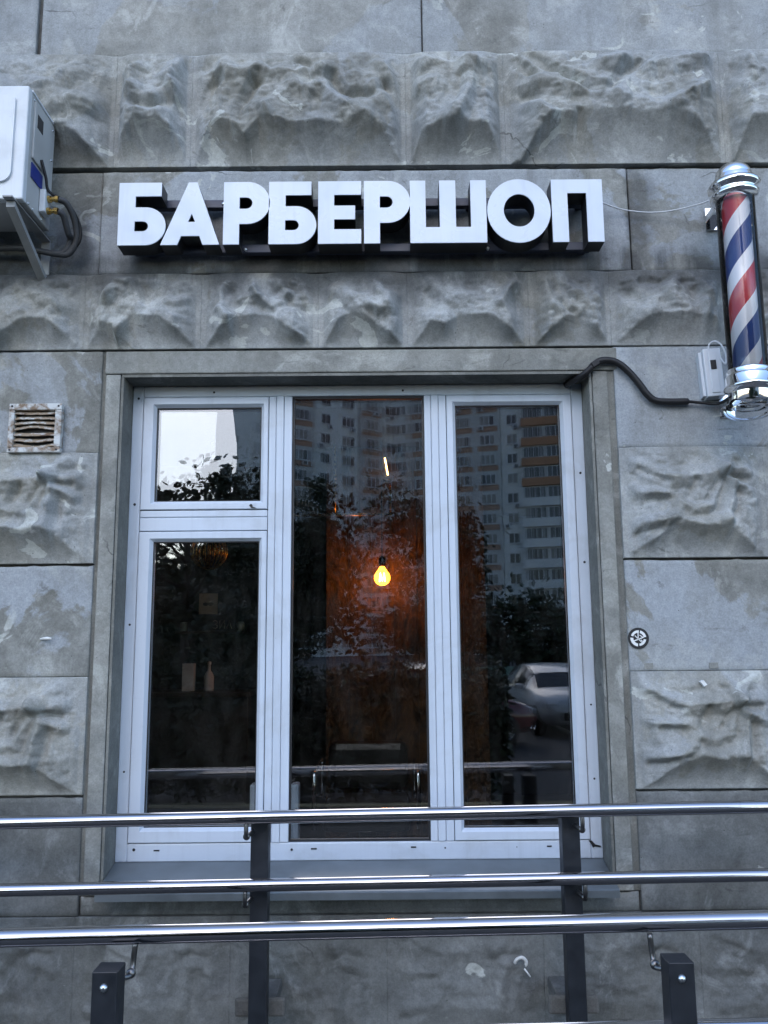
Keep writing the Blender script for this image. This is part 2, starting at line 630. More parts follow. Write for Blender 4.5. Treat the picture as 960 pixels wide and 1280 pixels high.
def rustic_mesh(name, w, h, H, arch, folds, seed, base=0.012, step=0.005, margin=0.02, rough=1.0):
    """rock-faced cast block: leans out downwards to an arched edge, then falls back steeply.
    local space: x right 0..w, z up 0..h, y negative towards the viewer."""
    nx, nz = max(8, int(w / step)), max(8, int(h / step))
    U, V = np.meshgrid(np.linspace(0, w, nx + 1), np.linspace(0, h, nz + 1))
    wx = U + 0.035 * fbm(U * 7, V * 7, seed + 91, 3)
    wz = V + 0.035 * fbm(U * 7, V * 7, seed + 57, 3)
    ax = np.array([p[0] for p in arch]) * w
    az = np.array([p[1] for p in arch]) * h
    A = np.interp(U + 0.03 * fbm(U * 9, V * 0 + seed, seed + 5, 3), ax, az) + 0.02 * fbm(U * 14, V * 0 + seed, seed + 7, 3) * (np.interp(U, ax, az) > 0.01)
    A = np.maximum(A, 1e-4)
    dl, dr = np.clip((U - margin) / (0.16 * min(w, 0.7)), 0, 1), np.clip((w - margin - U) / (0.16 * min(w, 0.7)), 0, 1)
    side = np.minimum(dl, dr)
    side = side * (1.35 - 0.35 * side)
    top = np.clip((h - 0.006 - V) / (h - 0.3 * h), 0, 1)
    Up = H * np.clip(side, 0, 1) * (0.16 + 0.84 * np.clip(top, 0, 1) ** 0.8)
    edge = np.clip(np.minimum(np.minimum(U, w - U), h - V) / 0.05, 0, 1)
    F = np.zeros_like(U)
    for (pts, amp, rad) in folds:
        d = seg_dist(wx / w, wz / h, pts) if False else seg_dist(wx, wz, [(px * w, pz * h) for px, pz in pts])
        F = F + 0.82 * amp * H * np.clip(1 - d / (0.8 * rad * h), 0, 1)
    rid = 1 - np.abs(2 * vnoise(wx * 11, wz * 11, seed + 3) - 1)
    # crumpled facets: cones round scattered points, meeting in sharp creases
    rs = np.random.default_rng(seed)
    npt = max(10, int(w * h / 0.0075))
    px_, pz_ = rs.uniform(0, w, npt), rs.uniform(0.25 * h, h, npt)
    sx_, sz_ = rs.uniform(0.7, 1.5, npt), rs.uniform(0.7, 1.5, npt)
    D = np.full(U.shape, 9.0)
    for i in range(npt):
        D = np.minimum(D, np.hypot((wx - px_[i]) * sx_[i], (wz - pz_[i]) * sz_[i]) * (1 if i % 2 else 0.85))
    F = F - rough * 0.24 * np.clip(D, 0, 0.09) + 0.008 * rough
    for fq, am in ((24, 0.0085), (47, 0.0055), (88, 0.0030)):
        F = F + rough * am * (np.abs(2 * vnoise(wx * fq + 3, wz * fq * 1.2, seed + fq) - 1) - 0.5)
    F = F + rough * H * 0.16 * (rid - 0.6) + rough * H * 0.22 * fbm(wx * 6, wz * 6, seed + 21, 4)
    Upf = np.maximum(Up + F * edge * np.clip(side * 2, 0, 1), 0)
    # height on the arched edge, column by column, continued down to the bed joint
    k = np.clip((A / h * nz).round().astype(int), 0, nz)
    colk = k[0]
    Hedge = Upf[colk, np.arange(nx + 1)][None, :]
    under = Hedge * np.clip(V / A, 0, 1) ** 1.75 + 0.10 * H * fbm(U * 9, V * 9, seed + 77, 3) * np.clip(V / A, 0, 1) * np.clip(V / 0.03, 0, 1)
    Hh = np.where(V < A, under, Upf)
    Hh = np.maximum(Hh, 0)
    # soften
    for _ in range(1):
        Q = np.pad(Hh, 1, mode='edge')
        Hh = 0.76 * Hh + 0.06 * (Q[:-2, 1:-1] + Q[2:, 1:-1] + Q[1:-1, :-2] + Q[1:-1, 2:])
    Y = -(base + Hh) - 0.0026 * fbm(U * 42, V * 42, seed + 33, 3)
    verts = np.stack([U, Y, V], -1).reshape(-1, 3)
    idx = np.arange((nx + 1) * (nz + 1)).reshape(nz + 1, nx + 1)
    quads = np.stack([idx[:-1, :-1], idx[:-1, 1:], idx[1:, 1:], idx[1:, :-1]], -1).reshape(-1, 4)
    # skirt back to the wall plane
    loop = np.concatenate([idx[0, :], idx[1:, -1], idx[-1, -2::-1], idx[-2:0:-1, 0]])
    sk = verts[loop].copy()
    sk[:, 1] = 0.02
    nb = len(verts)
    verts = np.concatenate([verts, sk])
    m = len(loop)
    j = np.arange(m)
    sq = np.stack([loop, nb + j, nb + (j + 1) % m, loop[(j + 1) % m]], -1)
    faces = np.concatenate([quads, sq]).tolist()
    me = bpy.data.meshes.new(name)
    me.from_pydata(verts.tolist(), [], faces)
    sm = np.ones(len(faces), bool)
    sm[len(quads):] = False
    me.polygons.foreach_set('use_smooth', sm)
    me.update()
    return me


def random_folds(seed, n):
    r = random.Random(seed)
    out = []
    for _ in range(n):
        x, z = r.uniform(0.12, 0.88), r.uniform(0.38, 0.92)
        a = r.uniform(-0.5, 0.9) * math.pi
        L = r.uniform(0.12, 0.34)
        bend = r.uniform(-0.7, 0.7)
        p1 = (x + math.cos(a) * L * 0.5, z + math.sin(a) * L * 0.8)
        p2 = (p1[0] + math.cos(a + bend) * L * 0.5, p1[1] + math.sin(a + bend) * L * 0.8)
        out.append(([(x, z), p1, p2], r.choice((0.42, 0.5, 0.3, -0.38, -0.3)), r.uniform(0.10, 0.2)))
    return out


# ================================================================== THE FACADE
WY = 3.2                                   # front plane of the flat panels
facade = thing('building_facade', 'grey weathered concrete facade with rock-faced bands round the shop window', 'building', (0, WY, 0))

back = MB()
XL, XR, ZT = -3.4, 3.4, 5.4
# backing wall with the window opening left free
back.box(XL, -1.046, WY + 0.02, WY + 0.5, 0.0, ZT)
back.box(0.839, XR, WY + 0.02, WY + 0.5, 0.0, ZT)
back.box(-1.046, 0.839, WY + 0.02, WY + 0.5, 2.619, ZT)
back.box(-1.046, 0.839, WY + 0.02, WY + 0.5, 0.0, 0.655)
back.build('wall', M['backing'], facade)
upper = MB()
upper.box(-14, 14, WY, WY + 0.5, ZT + 0.006, 30)
upper.box(-14, XL - 0.006, WY, WY + 0.5, 0, ZT)
upper.box(XR + 0.006, 14, WY, WY + 0.5, 0, ZT)
upper.build('outer_wall', M['panel_top'], facade)


def panel(x0, x1, z0, z1, mat, proud=0.0, ch=0.004):
    """flat cast panel, slightly uneven, edges worn"""
    nx, nz = max(4, int((x1 - x0) / 0.03)), max(4, int((z1 - z0) / 0.03))
    gx = np.concatenate([[x0, x0 + ch], np.linspace(x0 + 0.02, x1 - 0.02, nx), [x1 - ch, x1]])
    gz = np.concatenate([[z0, z0 + ch], np.linspace(z0 + 0.02, z1 - 0.02, nz), [z1 - ch, z1]])
    U, V = np.meshgrid(gx, gz)
    s = int(abs(x0 * 131 + z0 * 71) * 10) + 3
    Y = WY - proud - 0.006 * fbm(U * 2.3, V * 2.3, s, 3) - 0.004 * fbm(U * 9, V * 9, s + 9, 3)
    Y[0, :] += 0.004
    Y[-1, :] += 0.004
    Y[:, 0] += 0.004
    Y[:, -1] += 0.004
    U = U.copy()
    V = V.copy()
    V[0, :] += 0.006 * fbm(U[0] * 40, U[0] * 0, s + 2, 3)
    V[-1, :] += -0.001 + 0.011 * fbm(U[0] * 40, U[0] * 0, s + 4, 3)
    verts = np.stack([U, Y, V], -1).reshape(-1, 3)
    a, b = U.shape
    idx = np.arange(a * b).reshape(a, b)
    quads = np.stack([idx[:-1, :-1], idx[:-1, 1:], idx[1:, 1:], idx[1:, :-1]], -1).reshape(-1, 4)
    loop = np.concatenate([idx[0, :], idx[1:, -1], idx[-1, -2::-1], idx[-2:0:-1, 0]])
    sk = verts[loop].copy()
    sk[:, 1] = WY + 0.025
    nb = len(verts)
    m = len(loop)
    j = np.arange(m)
    sq = np.stack([loop, nb + j, nb + (j + 1) % m, loop[(j + 1) % m]], -1)
    me = bpy.data.meshes.new('concrete_panel')
    me.from_pydata(np.concatenate([verts, sk]).tolist(), [], np.concatenate([quads, sq]).tolist())
    sm = np.ones(len(quads) + len(sq), bool)
    sm[len(quads):] = False
    me.polygons.foreach_set('use_smooth', sm)
    me.materials.append(mat)
    me.update()
    o = bpy.data.objects.new('concrete_panel', me)
    COL.objects.link(o)
    attach(o, facade)
    return o


# plain panels ------------------------------------------------------
for x0, x1 in ((-3.4, -1.475), (-1.455, 0.180), (0.186, 1.82), (1.826, 3.4)):
    panel(x0, x1, 4.026, 5.395, M['panel_top'])
panel(-3.4, -1.160, 3.042, 3.500, M['panel'], -0.004)
panel(-1.155, 1.022, 3.040, 3.492, M['panel'], 0.012)
panel(1.032, 3.4, 3.042, 3.500, M['panel'], -0.004)
for z0, z1 in ((2.296, 2.716), (1.428, 1.850), (0.572, 0.990)):
    panel(-3.4, -1.124, z0, z1, M['panel'] if z0 > 1 else M['lower'], 0.004)
    panel(0.930, 3.4, z0 + 0.004, z1 + 0.004, M['panel'] if z0 > 1 else M['lower'], 0.004)
panel(-1.118, 0.924, 0.572, 0.640, M['lower'], -0.006)
panel(-3.4, 3.4, 0.005, 0.125, M['lower'], 0.02)

# window surround and reveals -----------------------------------------
sur = MB()
sur.box(-1.108, -1.049, WY - 0.004, WY + 0.022, 0.645, 2.617, ch=0.004)
sur.build('surround', M['surround'], facade)
sur = MB()
sur.box(0.842, 0.903, WY - 0.004, WY + 0.022, 0.645, 2.617, ch=0.004)
sur.build('surround', M['surround'], facade)
sur = MB()
sur.box(-1.112, 0.945, WY - 0.006, WY + 0.022, 2.620, 2.714, ch=0.005)
sur.build('lintel', M['surround'], facade)
for x0, x1 in ((-1.1235, -1.1085), (0.9035, 0.9295)):
    jm = MB()
    n_ = 90
    vs = []
    for k in range(n_ + 1):
        z = 0.645 + k * (2.716 - 0.645) / n_
        e = 0.004 * float(fbm(np.array([z * 21.0]), np.array([x0 * 9]), 5, 3)[0])
        vs += [(x0, WY + 0.004 + e, z), ((x0 + x1) / 2, WY + 0.010 + e * 2, z), (x1, WY + 0.004 + e, z)]
    jm.add(vs, [(k * 3 + a, k * 3 + a + 1, k * 3 + a + 4, k * 3 + a + 3) for k in range(n_) for a in range(2)], 0, True)
    jm.build('mortar_joint', M['reveal'], facade)
rv = MB()
rv.box(-1.046, -1.036, WY + 0.0, WY + 0.30, 0.656, 2.606)
rv.box(0.829, 0.839, WY + 0.0, WY + 0.30, 0.656, 2.606)
rv.box(-1.045, 0.838, WY + 0.0, WY + 0.30, 2.607, 2.6185)
rv.build('reveal', M['reveal'], facade)


# rock-faced blocks -----------------------------------------------------
def block(x0, x1, z0, z1, H, arch, folds, seed, mat, base=0.012, **kw):
    me = rustic_mesh('rusticated_block', x1 - x0 + 0.001, z1 - z0, H, arch, folds, seed, base, **kw)
    me.materials.append(mat)
    o = bpy.data.objects.new('rusticated_block', me)
    COL.objects.link(o)
    o.location = (x0 - 0.0005, WY, z0)
    o.parent = facade
    o.matrix_parent_inverse = Matrix.Translation((0, -WY, 0))
    return o


def arch_of(*p):
    return [(0, 0)] + list(p) + [(1, 0)]


# upper band: narrow and wide blocks in turn
bandB = [
    (-3.40, -2.44, arch_of((0.08, 0.0), (0.2, 0.3), (0.8, 0.33), (0.95, 0.0))),
    (-2.44, -2.03, arch_of((0.06, 0.0), (0.2, 0.3), (0.8, 0.3), (0.94, 0.0))),
    (-2.03, -1.116, arch_of((0.05, 0.0), (0.3, 0.28), (0.72, 0.33), (0.86, 0.22), (0.98, 0.0))),
    (-1.116, -0.795, arch_of((0.04, 0.0), (0.16, 0.22), (0.32, 0.33), (0.62, 0.32), (0.82, 0.25), (0.98, 0.02))),
    (-0.795, 0.108, arch_of((0.02, 0.02), (0.10, 0.30), (0.2, 0.31), (0.27, 0.2), (0.33, 0.32), (0.5, 0.30), (0.62, 0.26), (0.80, 0.33), (0.86, 0.30), (0.98, 0.02))),
    (0.108, 0.523, arch_of((0.04, 0.0), (0.15, 0.22), (0.35, 0.27), (0.8, 0.26), (0.92, 0.14), (0.97, 0.0))),
    (0.523, 1.442, arch_of((0.06, 0.02), (0.17, 0.30), (0.30, 0.36), (0.42, 0.40), (0.52, 0.39), (0.6, 0.37), (0.80, 0.36), (0.90, 0.22), (0.98, 0.02))),
    (1.442, 1.85, arch_of((0.06, 0.0), (0.2, 0.3), (0.5, 0.34), (0.8, 0.28), (0.95, 0.0))),
    (1.85, 2.76, arch_of((0.06, 0.0), (0.2, 0.3), (0.5, 0.34), (0.8, 0.28), (0.95, 0.0))),
    (2.76, 3.40, arch_of((0.06, 0.0), (0.2, 0.3), (0.5, 0.34), (0.8, 0.28), (0.95, 0.0))),
]
foldsB = {
    3: [([(0.05, 0.25), (0.2, 0.5), (0.25, 0.62)], 0.45, 0.14), ([(0.2, 0.78), (0.35, 0.84)], 0.5, 0.12), ([(0.95, 0.95), (0.72, 0.72), (0.85, 0.6)], 0.5, 0.13),
        ([(0.7, 0.5), (0.9, 0.42)], -0.4, 0.1), ([(0.35, 0.38), (0.65, 0.36)], 0.45, 0.12), ([(0.35, 0.48), (0.6, 0.46)], -0.35, 0.08), ([(0.3, 0.6), (0.55, 0.55)], 0.35, 0.12)],
    4: [([(0.02, 0.45), (0.13, 0.72)], -0.55, 0.1), ([(0.14, 0.84), (0.22, 0.76), (0.32, 0.80)], 0.5, 0.14), ([(0.33, 0.76), (0.25, 0.45), (0.24, 0.32)], -0.55, 0.09),
        ([(0.35, 0.78), (0.5, 0.72), (0.62, 0.80)], 0.55, 0.13), ([(0.52, 0.90), (0.57, 0.80)], -0.45, 0.09), ([(0.66, 0.72), (0.72, 0.58), (0.84, 0.56), (0.90, 0.66)], -0.55, 0.09),
        ([(0.62, 0.60), (0.72, 0.40), (0.80, 0.34)], 0.5, 0.14), ([(0.36, 0.40), (0.48, 0.60), (0.56, 0.58)], 0.5, 0.13), ([(0.86, 0.62), (0.97, 0.3)], 0.5, 0.12), ([(0.9, 0.85), (0.98, 0.6)], 0.45, 0.1)],
    5: [([(0.1, 0.62), (0.3, 0.66)], 0.45, 0.14), ([(0.62, 0.85), (0.5, 0.45), (0.42, 0.3)], 0.45, 0.13), ([(0.72, 0.8), (0.6, 0.5), (0.52, 0.32)], 0.4, 0.11), ([(0.1, 0.88), (0.4, 0.8), (0.8, 0.86)], 0.45, 0.14), ([(0.55, 0.7), (0.47, 0.42)], -0.35, 0.07)],
    6: [([(0.13, 0.96), (0.22, 0.80), (0.38, 0.62), (0.46, 0.60)], -0.6, 0.10), ([(0.06, 0.88), (0.14, 0.74)], -0.5, 0.09), ([(0.12, 0.66), (0.3, 0.60), (0.5, 0.52)], 0.45, 0.15),
        ([(0.50, 0.66), (0.56, 0.82), (0.62, 0.86)], -0.5, 0.09), ([(0.42, 0.86), (0.55, 0.90)], 0.5, 0.12), ([(0.66, 0.80), (0.8, 0.86), (0.95, 0.92)], 0.5, 0.14),
        ([(0.72, 0.42), (0.82, 0.52), (0.92, 0.62)], 0.5, 0.12), ([(0.10, 0.44), (0.2, 0.3)], 0.5, 0.11), ([(0.32, 0.36), (0.27, 0.02)], -0.4, 0.06)],
}
for i, (x0, x1, ar) in enumerate(bandB):
    f = foldsB.get(i) or random_folds(40 + i, int(6 + 9 * (x1 - x0)))
    block(x0, x1, 3.512, 4.0245, 0.102, ar, f, 100 + i * 7, M['rustic'])
# lower band under the lettering
bandD = [(-3.4, -2.75), (-2.75, -2.25), (-2.25, -1.74), (-1.74, -1.205), (-1.205, -0.732), (-0.732, -0.257), (-0.257, 0.104), (0.104, 0.595), (0.595, 0.926), (0.926, 1.40), (1.40, 1.9), (1.9, 2.4), (2.4, 2.9), (2.9, 3.4)]
archD = {3: arch_of((0.3, 0.0), (0.6, 0.36), (0.75, 0.38), (0.98, 0.02)), 4: arch_of((0.03, 0.02), (0.2, 0.30), (0.30, 0.28), (0.32, 0.1), (0.42, 0.40), (0.68, 0.38), (0.96, 0.02)),
         5: arch_of((0.03, 0.02), (0.28, 0.38), (0.6, 0.38), (0.96, 0.02)), 6: arch_of((0.06, 0.03), (0.25, 0.32), (0.38, 0.40), (0.55, 0.36), (0.95, 0.02)),
         7: arch_of((0.04, 0.02), (0.18, 0.30), (0.30, 0.24), (0.42, 0.37), (0.66, 0.37), (0.94, 0.02)), 8: arch_of((0.06, 0.02), (0.4, 0.33), (0.6, 0.36), (0.8, 0.22), (0.95, 0.02)),
         9: arch_of((0.04, 0.02), (0.2, 0.26), (0.4, 0.38), (0.85, 0.36), (0.96, 0.02))}
for i, (x0, x1) in enumerate(bandD):
    ar = archD.get(i) or arch_of((0.05, 0.02), (0.3, 0.36), (0.65, 0.36), (0.95, 0.02))
    block(x0, x1, 2.720, 3.0365, 0.074, ar, random_folds(70 + i * 3, 9), 300 + i * 11, M['rustic'], 0.010)


def q(x, y):
    return ((x - 20) / 910.0, (790 - y) / 680.0)


mould = [([q(60, 190), q(160, 240), q(300, 310), q(480, 300), q(640, 270)], 0.62, 0.13), ([q(640, 270), q(740, 150)], 0.55, 0.11), ([q(640, 270), q(570, 150)], 0.45, 0.09),
         ([q(640, 265), q(800, 270)], 0.40, 0.09), ([q(690, 350), q(650, 590)], 0.55, 0.09), ([q(690, 350), q(810, 400)], 0.45, 0.08), ([q(740, 420), q(700, 560)], -0.35, 0.09),
         ([q(690, 315), q(780, 325)], -0.45, 0.06), ([q(130, 250), q(290, 330)], -0.45, 0.07), ([q(90, 400), q(300, 415)], 0.45, 0.09), ([q(180, 440), q(330, 450)], -0.45, 0.06),
         ([q(90, 600), q(260, 575), q(340, 520)], 0.5, 0.09), ([q(100, 650), q(230, 620)], -0.3, 0.06), ([q(340, 460), q(440, 505), q(560, 485), q(600, 330)], 0.4, 0.08),
         ([q(460, 330), q(420, 420)], -0.45, 0.07), ([q(600, 330), q(540, 430)], -0.4, 0.06), ([q(300, 560), q(500, 600), q(640, 580)], 0.3, 0.10)]
mould_arch = [(0, 0)] + [q(40, 785), q(260, 630), q(380, 585), q(460, 595), q(520, 612), q(660, 595), q(790, 690), q(915, 785)] + [(1, 0)]
for k, (z0, z1) in enumerate(((1.858, 2.295), (0.998, 1.427))):
    for j in range(4):
        x0 = 0.930 + j * 0.565
        block(x0, x0 + 0.565, z0 + 0.004, z1 + 0.004, 0.064, mould_arch, mould, 500 + k * 3 + j, M['rustic'], 0.010)
        x0 = -1.124 - 0.565 - j * 0.565
        block(x0, x0 + 0.565, z0, z1, 0.064, mould_arch, mould, 520 + k * 3 + j, M['rustic'], 0.010)
for j in range(12):
    x0 = -3.39 + j * 0.565
    block(x0, x0 + 0.565, 0.134, 0.5712, 0.017, mould_arch, mould, 560 + j, M['lower'], 0.004, rough=0.35)

# ------------------------------------------------------------------ the window, a part of the facade
FY = 3.325                                  # outer face of the frame
win_mb = MB()
win_mb.box(-1.036, -0.991, FY, FY + 0.07, 0.727, 2.6065, ch=0.004)
win_mb.box(0.784, 0.829, FY, FY + 0.07, 0.727, 2.6065, ch=0.004)
win_mb.box(-0.991, 0.784, FY + 0.0005, FY + 0.0695, 2.561, 2.6065, ch=0.004)
win_mb.box(-0.991, 0.784, FY + 0.0005, FY + 0.0695, 0.727, 0.7935, ch=0.004)
window = win_mb.build('window', M['pvc'], facade)


def mullion(x0, x1, z0, z1):
    m = MB()
    w = (x1 - x0)
    m.box(x0, x0 + w * 0.30, FY - 0.002, FY + 0.068, z0, z1, ch=0.003)
    m.box(x0 + w * 0.32, x0 + w * 0.64, FY - 0.005, FY + 0.068, z0, z1, ch=0.003)
    m.box(x0 + w * 0.66, x1, FY - 0.002, FY + 0.068, z0, z1, ch=0.003)
    m.box(x0 + 0.002, x1 - 0.002, FY + 0.004, FY + 0.066, z0, z1)
    return m.build('mullion', M['pvc'], window)


mullion(-0.469, -0.374, 0.7945, 2.560)
mullion(0.172, 0.262, 0.7945, 2.560)
m = MB()
m.box(-0.989, -0.471, FY - 0.002, FY + 0.068, 2.056, 2.083, ch=0.003)
m.box(-0.989, -0.471, FY - 0.002, FY + 0.068, 2.000, 2.053, ch=0.003)
m.box(-0.989, -0.471, FY + 0.004, FY + 0.066, 2.003, 2.080)
m.build('transom', M['pvc'], window)


def sash(x0, x1, z0, z1, px0, px1, pz0, pz1):
    """hinged frame with mitred bevelled members"""
    m = MB()
    y0, y1 = FY - 0.006, FY + 0.05
    o = [(x0, z0), (x1, z0), (x1, z1), (x0, z1)]
    i1 = [(px0 - 0.012, pz0 - 0.012), (px1 + 0.012, pz0 - 0.012), (px1 + 0.012, pz1 + 0.012), (px0 - 0.012, pz1 + 0.012)]
    i2 = [(px0, pz0), (px1, pz0), (px1, pz1), (px0, pz1)]
    rings = [[(x, y1, z) for x, z in o], [(x, y0 + 0.003, z) for x, z in o],
             [(x + (0.003 if k in (0, 3) else -0.003), y0, z + (0.003 if k < 2 else -0.003)) for k, (x, z) in enumerate(o)],
             [(x, y0, z) for x, z in i1], [(x, y0 + 0.016, z) for x, z in i2], [(x, y1, z) for x, z in i2]]
    vs = [p for r in rings for p in r]
    fs = [(a * 4 + k, a * 4 + (k + 1) % 4, (a + 1) * 4 + (k + 1) % 4, (a + 1) * 4 + k) for a in range(5) for k in range(4)]
    m.add(vs, fs)
    m.build('sash', M['pvc'], window)
    g = MB()
    for (a0, a1, b0, b1) in ((px0 - 0.002, px0 + 0.004, pz0, pz1), (px1 - 0.004, px1 + 0.002, pz0, pz1)):
        g.box(a0, a1, FY + 0.012, FY + 0.018, b0, b1)
    for (b0, b1) in ((pz0 - 0.002, pz0 + 0.004), (pz1 - 0.004, pz1 + 0.002)):
        g.box(px0, px1, FY + 0.0125, FY + 0.0175, b0, b1)
    g.build('gasket', M['gasket'], window)
    g = MB()
    for (a0, a1, b0, b1) in ((x0 - 0.0025, x1 + 0.0025, z0 - 0.0025, z0 + 0.004), (x0 - 0.0025, x1 + 0.0025, z1 - 0.004, z1 + 0.0025),
                             (x0 - 0.0025, x0 + 0.004, z0, z1), (x1 - 0.004, x1 + 0.0025, z0, z1)):
        g.box(a0, a1, FY + 0.006, FY + 0.03, b0, b1)
    g.build('gasket', M['gasket'], window)


sash(-0.9885, -0.4715, 2.0865, 2.5585, -0.936, -0.502, 2.122, 2.517)
sash(-0.9885, -0.4715, 0.7965, 1.9965, -0.933, -0.503, 0.850, 1.957)
sash(0.2645, 0.7815, 0.7965, 2.5585, 0.301, 0.735, 0.840, 2.518)
g = MB()
for (a0, a1) in ((-0.3735, -0.366), (0.164, 0.1715)):
    g.box(a0, a1, FY + 0.008, FY + 0.02, 0.795, 2.560)
g.box(-0.366, 0.164, FY + 0.008, FY + 0.02, 2.550, 2.560)
g.box(-0.366, 0.164, FY + 0.008, FY + 0.02, 0.795, 0.803)
g.build('gasket', M['gasket'], window)


def pane(x0, x1, z0, z1, y, bow, twx, twz, seed):
    """float glass, never quite flat"""
    n = 24
    U, V = np.meshgrid(np.linspace(0, 1, n + 1), np.linspace(0, 1, n + 1))
    Y = y + bow * (4 * U * (1 - U)) * (4 * V * (1 - V)) * 0.5 + bow * 0.5 * 4 * U * (1 - U) + twx * (U - 0.5) + twz * (V - 0.5) + 0.00012 * fbm(U * 2.5, V * 4, seed, 2)
    verts = np.stack([x0 + U * (x1 - x0), Y, z0 + V * (z1 - z0)], -1).reshape(-1, 3)
    idx = np.arange((n + 1) ** 2).reshape(n + 1, n + 1)
    fs = np.stack([idx[:-1, :-1], idx[:-1, 1:], idx[1:, 1:], idx[1:, :-1]], -1).reshape(-1, 4)
    mb = MB()
    mb.add(verts.tolist(), fs.tolist(), 0, True)
    return mb.build('glass_pane', M['glass'], window)


GY = FY + 0.020
pane(-0.936, -0.502, 2.122, 2.517, GY, 0.0012, 0.0000, 0.0, 1)
pane(-0.936, -0.502, 2.122, 2.517, GY + 0.018, -0.0010, 0.0028, -0.001, 2)
pane(-0.933, -0.503, 0.850, 1.957, GY, 0.0004, 0.0, 0.0, 3)
pane(-0.933, -0.503, 0.850, 1.957, GY + 0.018, -0.0004, 0.0008, -0.0006, 4)
pane(-0.372, 0.170, 0.796, 2.559, GY, 0.0005, 0.0, 0.0, 5)
pane(-0.372, 0.170, 0.796, 2.559, GY + 0.018, -0.0004, 0.0006, 0.0008, 6)
pane(0.301, 0.735, 0.840, 2.518, GY, 0.0002, 0.0, 0.0, 7)
pane(0.301, 0.735, 0.840, 2.518, GY + 0.018, -0.0002, 0.0002, 0.0003, 8)

# drain slots, fixing holes and a few nicks in the frame
marks = MB()
for x, z, w_, h_ in ((-0.888, 0.766, 0.022, 0.005), (-0.287, 0.768, 0.022, 0.005), (0.095, 0.771, 0.020, 0.005), (0.615, 0.770, 0.018, 0.005)):
    marks = MB()
    marks.box(x, x + w_, FY - 0.0015, FY + 0.004, z, z + h_)
    marks.build('drain_slot', M['gasket'], window)
for x, z, r in ((-0.964, 0.772, 0.0055), (-0.361, 0.768, 0.0045), (0.226, 0.770, 0.003), (0.50, 0.771, 0.002), (-1.012, 2.556, 0.005), (-0.70, 2.580, 0.0045), (0.085, 2.582, 0.0045),
                (-1.012, 2.11, 0.0055), (-1.013, 1.625, 0.0045), (-1.013, 1.06, 0.004), (0.808, 2.226, 0.005), (0.808, 1.86, 0.005), (0.808, 1.30, 0.0035), (0.808, 1.02, 0.004)):
    mk = MB()
    mk.lathe([(0.0, -0.0012), (r, -0.0012), (r, 0.003)], (x, FY, z), 10, axis='y')
    mk.build('fixing_hole', M['gasket'], window)
mk = MB()
mk.poly([[(0.775, 0.792), (0.787, 0.792), (0.800, 0.778), (0.820, 0.773), (0.820, 0.768), (0.797, 0.771), (0.790, 0.766), (0.785, 0.778)]], FY - 0.0035, FY + 0.002)
mk.build('nick', M['gasket'], window)
mk = MB()
mk.poly([[(-0.545, 2.101), (-0.538, 2.108), (-0.532, 2.104), (-0.530, 2.096), (-0.515, 2.090), (-0.535, 2.090)]], FY - 0.0085, FY - 0.004)
mk.build('nick', M['gasket'], window)
sill = MB()
pts = [(3.345, 0.728), (3.325, 0.7265), (3.112, 0.676), (3.106, 0.672), (3.106, 0.648), (3.1075, 0.648), (3.1085, 0.670), (3.114, 0.673), (3.325, 0.7235), (3.345, 0.725)]
vs = [(x, y, z) for x in (-1.034, 0.827) for y, z in pts]
n_ = len(pts)
sill.add(vs, [(k, (k + 1) % n_, n_ + (k + 1) % n_, n_ + k) for k in range(n_)])
sill.build('sill', M['zinc'], window)

# ------------------------------------------------------------------ lettering
sign = thing('shop_sign', 'white block lettering БАРБЕРШОП with deep black sides fixed on two bars', 'sign', (-0.08, 3.15, 3.09))


def arc(cx, cz, r, a0, a1, n=14, rz=None):
    rz = rz or r
    return [(cx + r * math.cos(R(a0 + (a1 - a0) * k / n)), cz + rz * math.sin(R(a0 + (a1 - a0) * k / n))) for k in range(n + 1)]


h = 0.264
sh_Be = [[(0, 0)] + arc(0.1085, 0.0795, 0.0795, -90, 90, 20) + [(0.066, 0.159), (0.066, 0.206), (0.168, 0.206), (0.168, h), (0, h)],
         [(0.065, 0.058), (0.065, 0.100)] + arc(0.098, 0.079, 0.021, 90, -90, 10)]
sh_A = [[(0, 0), (0.066, 0), (0.081, 0.037), (0.153, 0.037), (0.166, 0), (0.232, 0), (0.140, h), (0.106, h)], [(0.1065, 0.096), (0.121, 0.131), (0.1345, 0.096)]]
sh_Er = [[(0, 0), (0.063, 0), (0.063, 0.086)] + arc(0.094, 0.175, 0.089, -90, 90, 20, 0.089) + [(0, h)],
         [(0.063, 0.150), (0.063, 0.198)] + arc(0.090, 0.174, 0.024, 90, -90, 10)]
sh_Ye = [[(0, 0), (0.170, 0), (0.170, 0.060), (0.063, 0.060), (0.063, 0.102), (0.146, 0.102), (0.146, 0.160), (0.063, 0.160), (0.063, 0.206), (0.170, 0.206), (0.170, h), (0, h)]]
sh_Sha = [[(0, 0), (0.302, 0), (0.302, h), (0.240, h), (0.240, 0.066), (0.181, 0.066), (0.181, h), (0.117, h), (0.117, 0.066), (0.062, 0.066), (0.062, h), (0, h)]]
sh_O = [arc(0.1255, 0.1325, 0.1255, 0, 351, 39, 0.1345), arc(0.1265, 0.134, 0.061, 351, 0, 39, 0.069)]
sh_Pe = [[(0, 0), (0.063, 0), (0.063, 0.206), (0.138, 0.206), (0.138, 0), (0.202, 0), (0.202, h), (0, h)]]
LF, LB, LZ = 3.048, 3.135, 3.0955
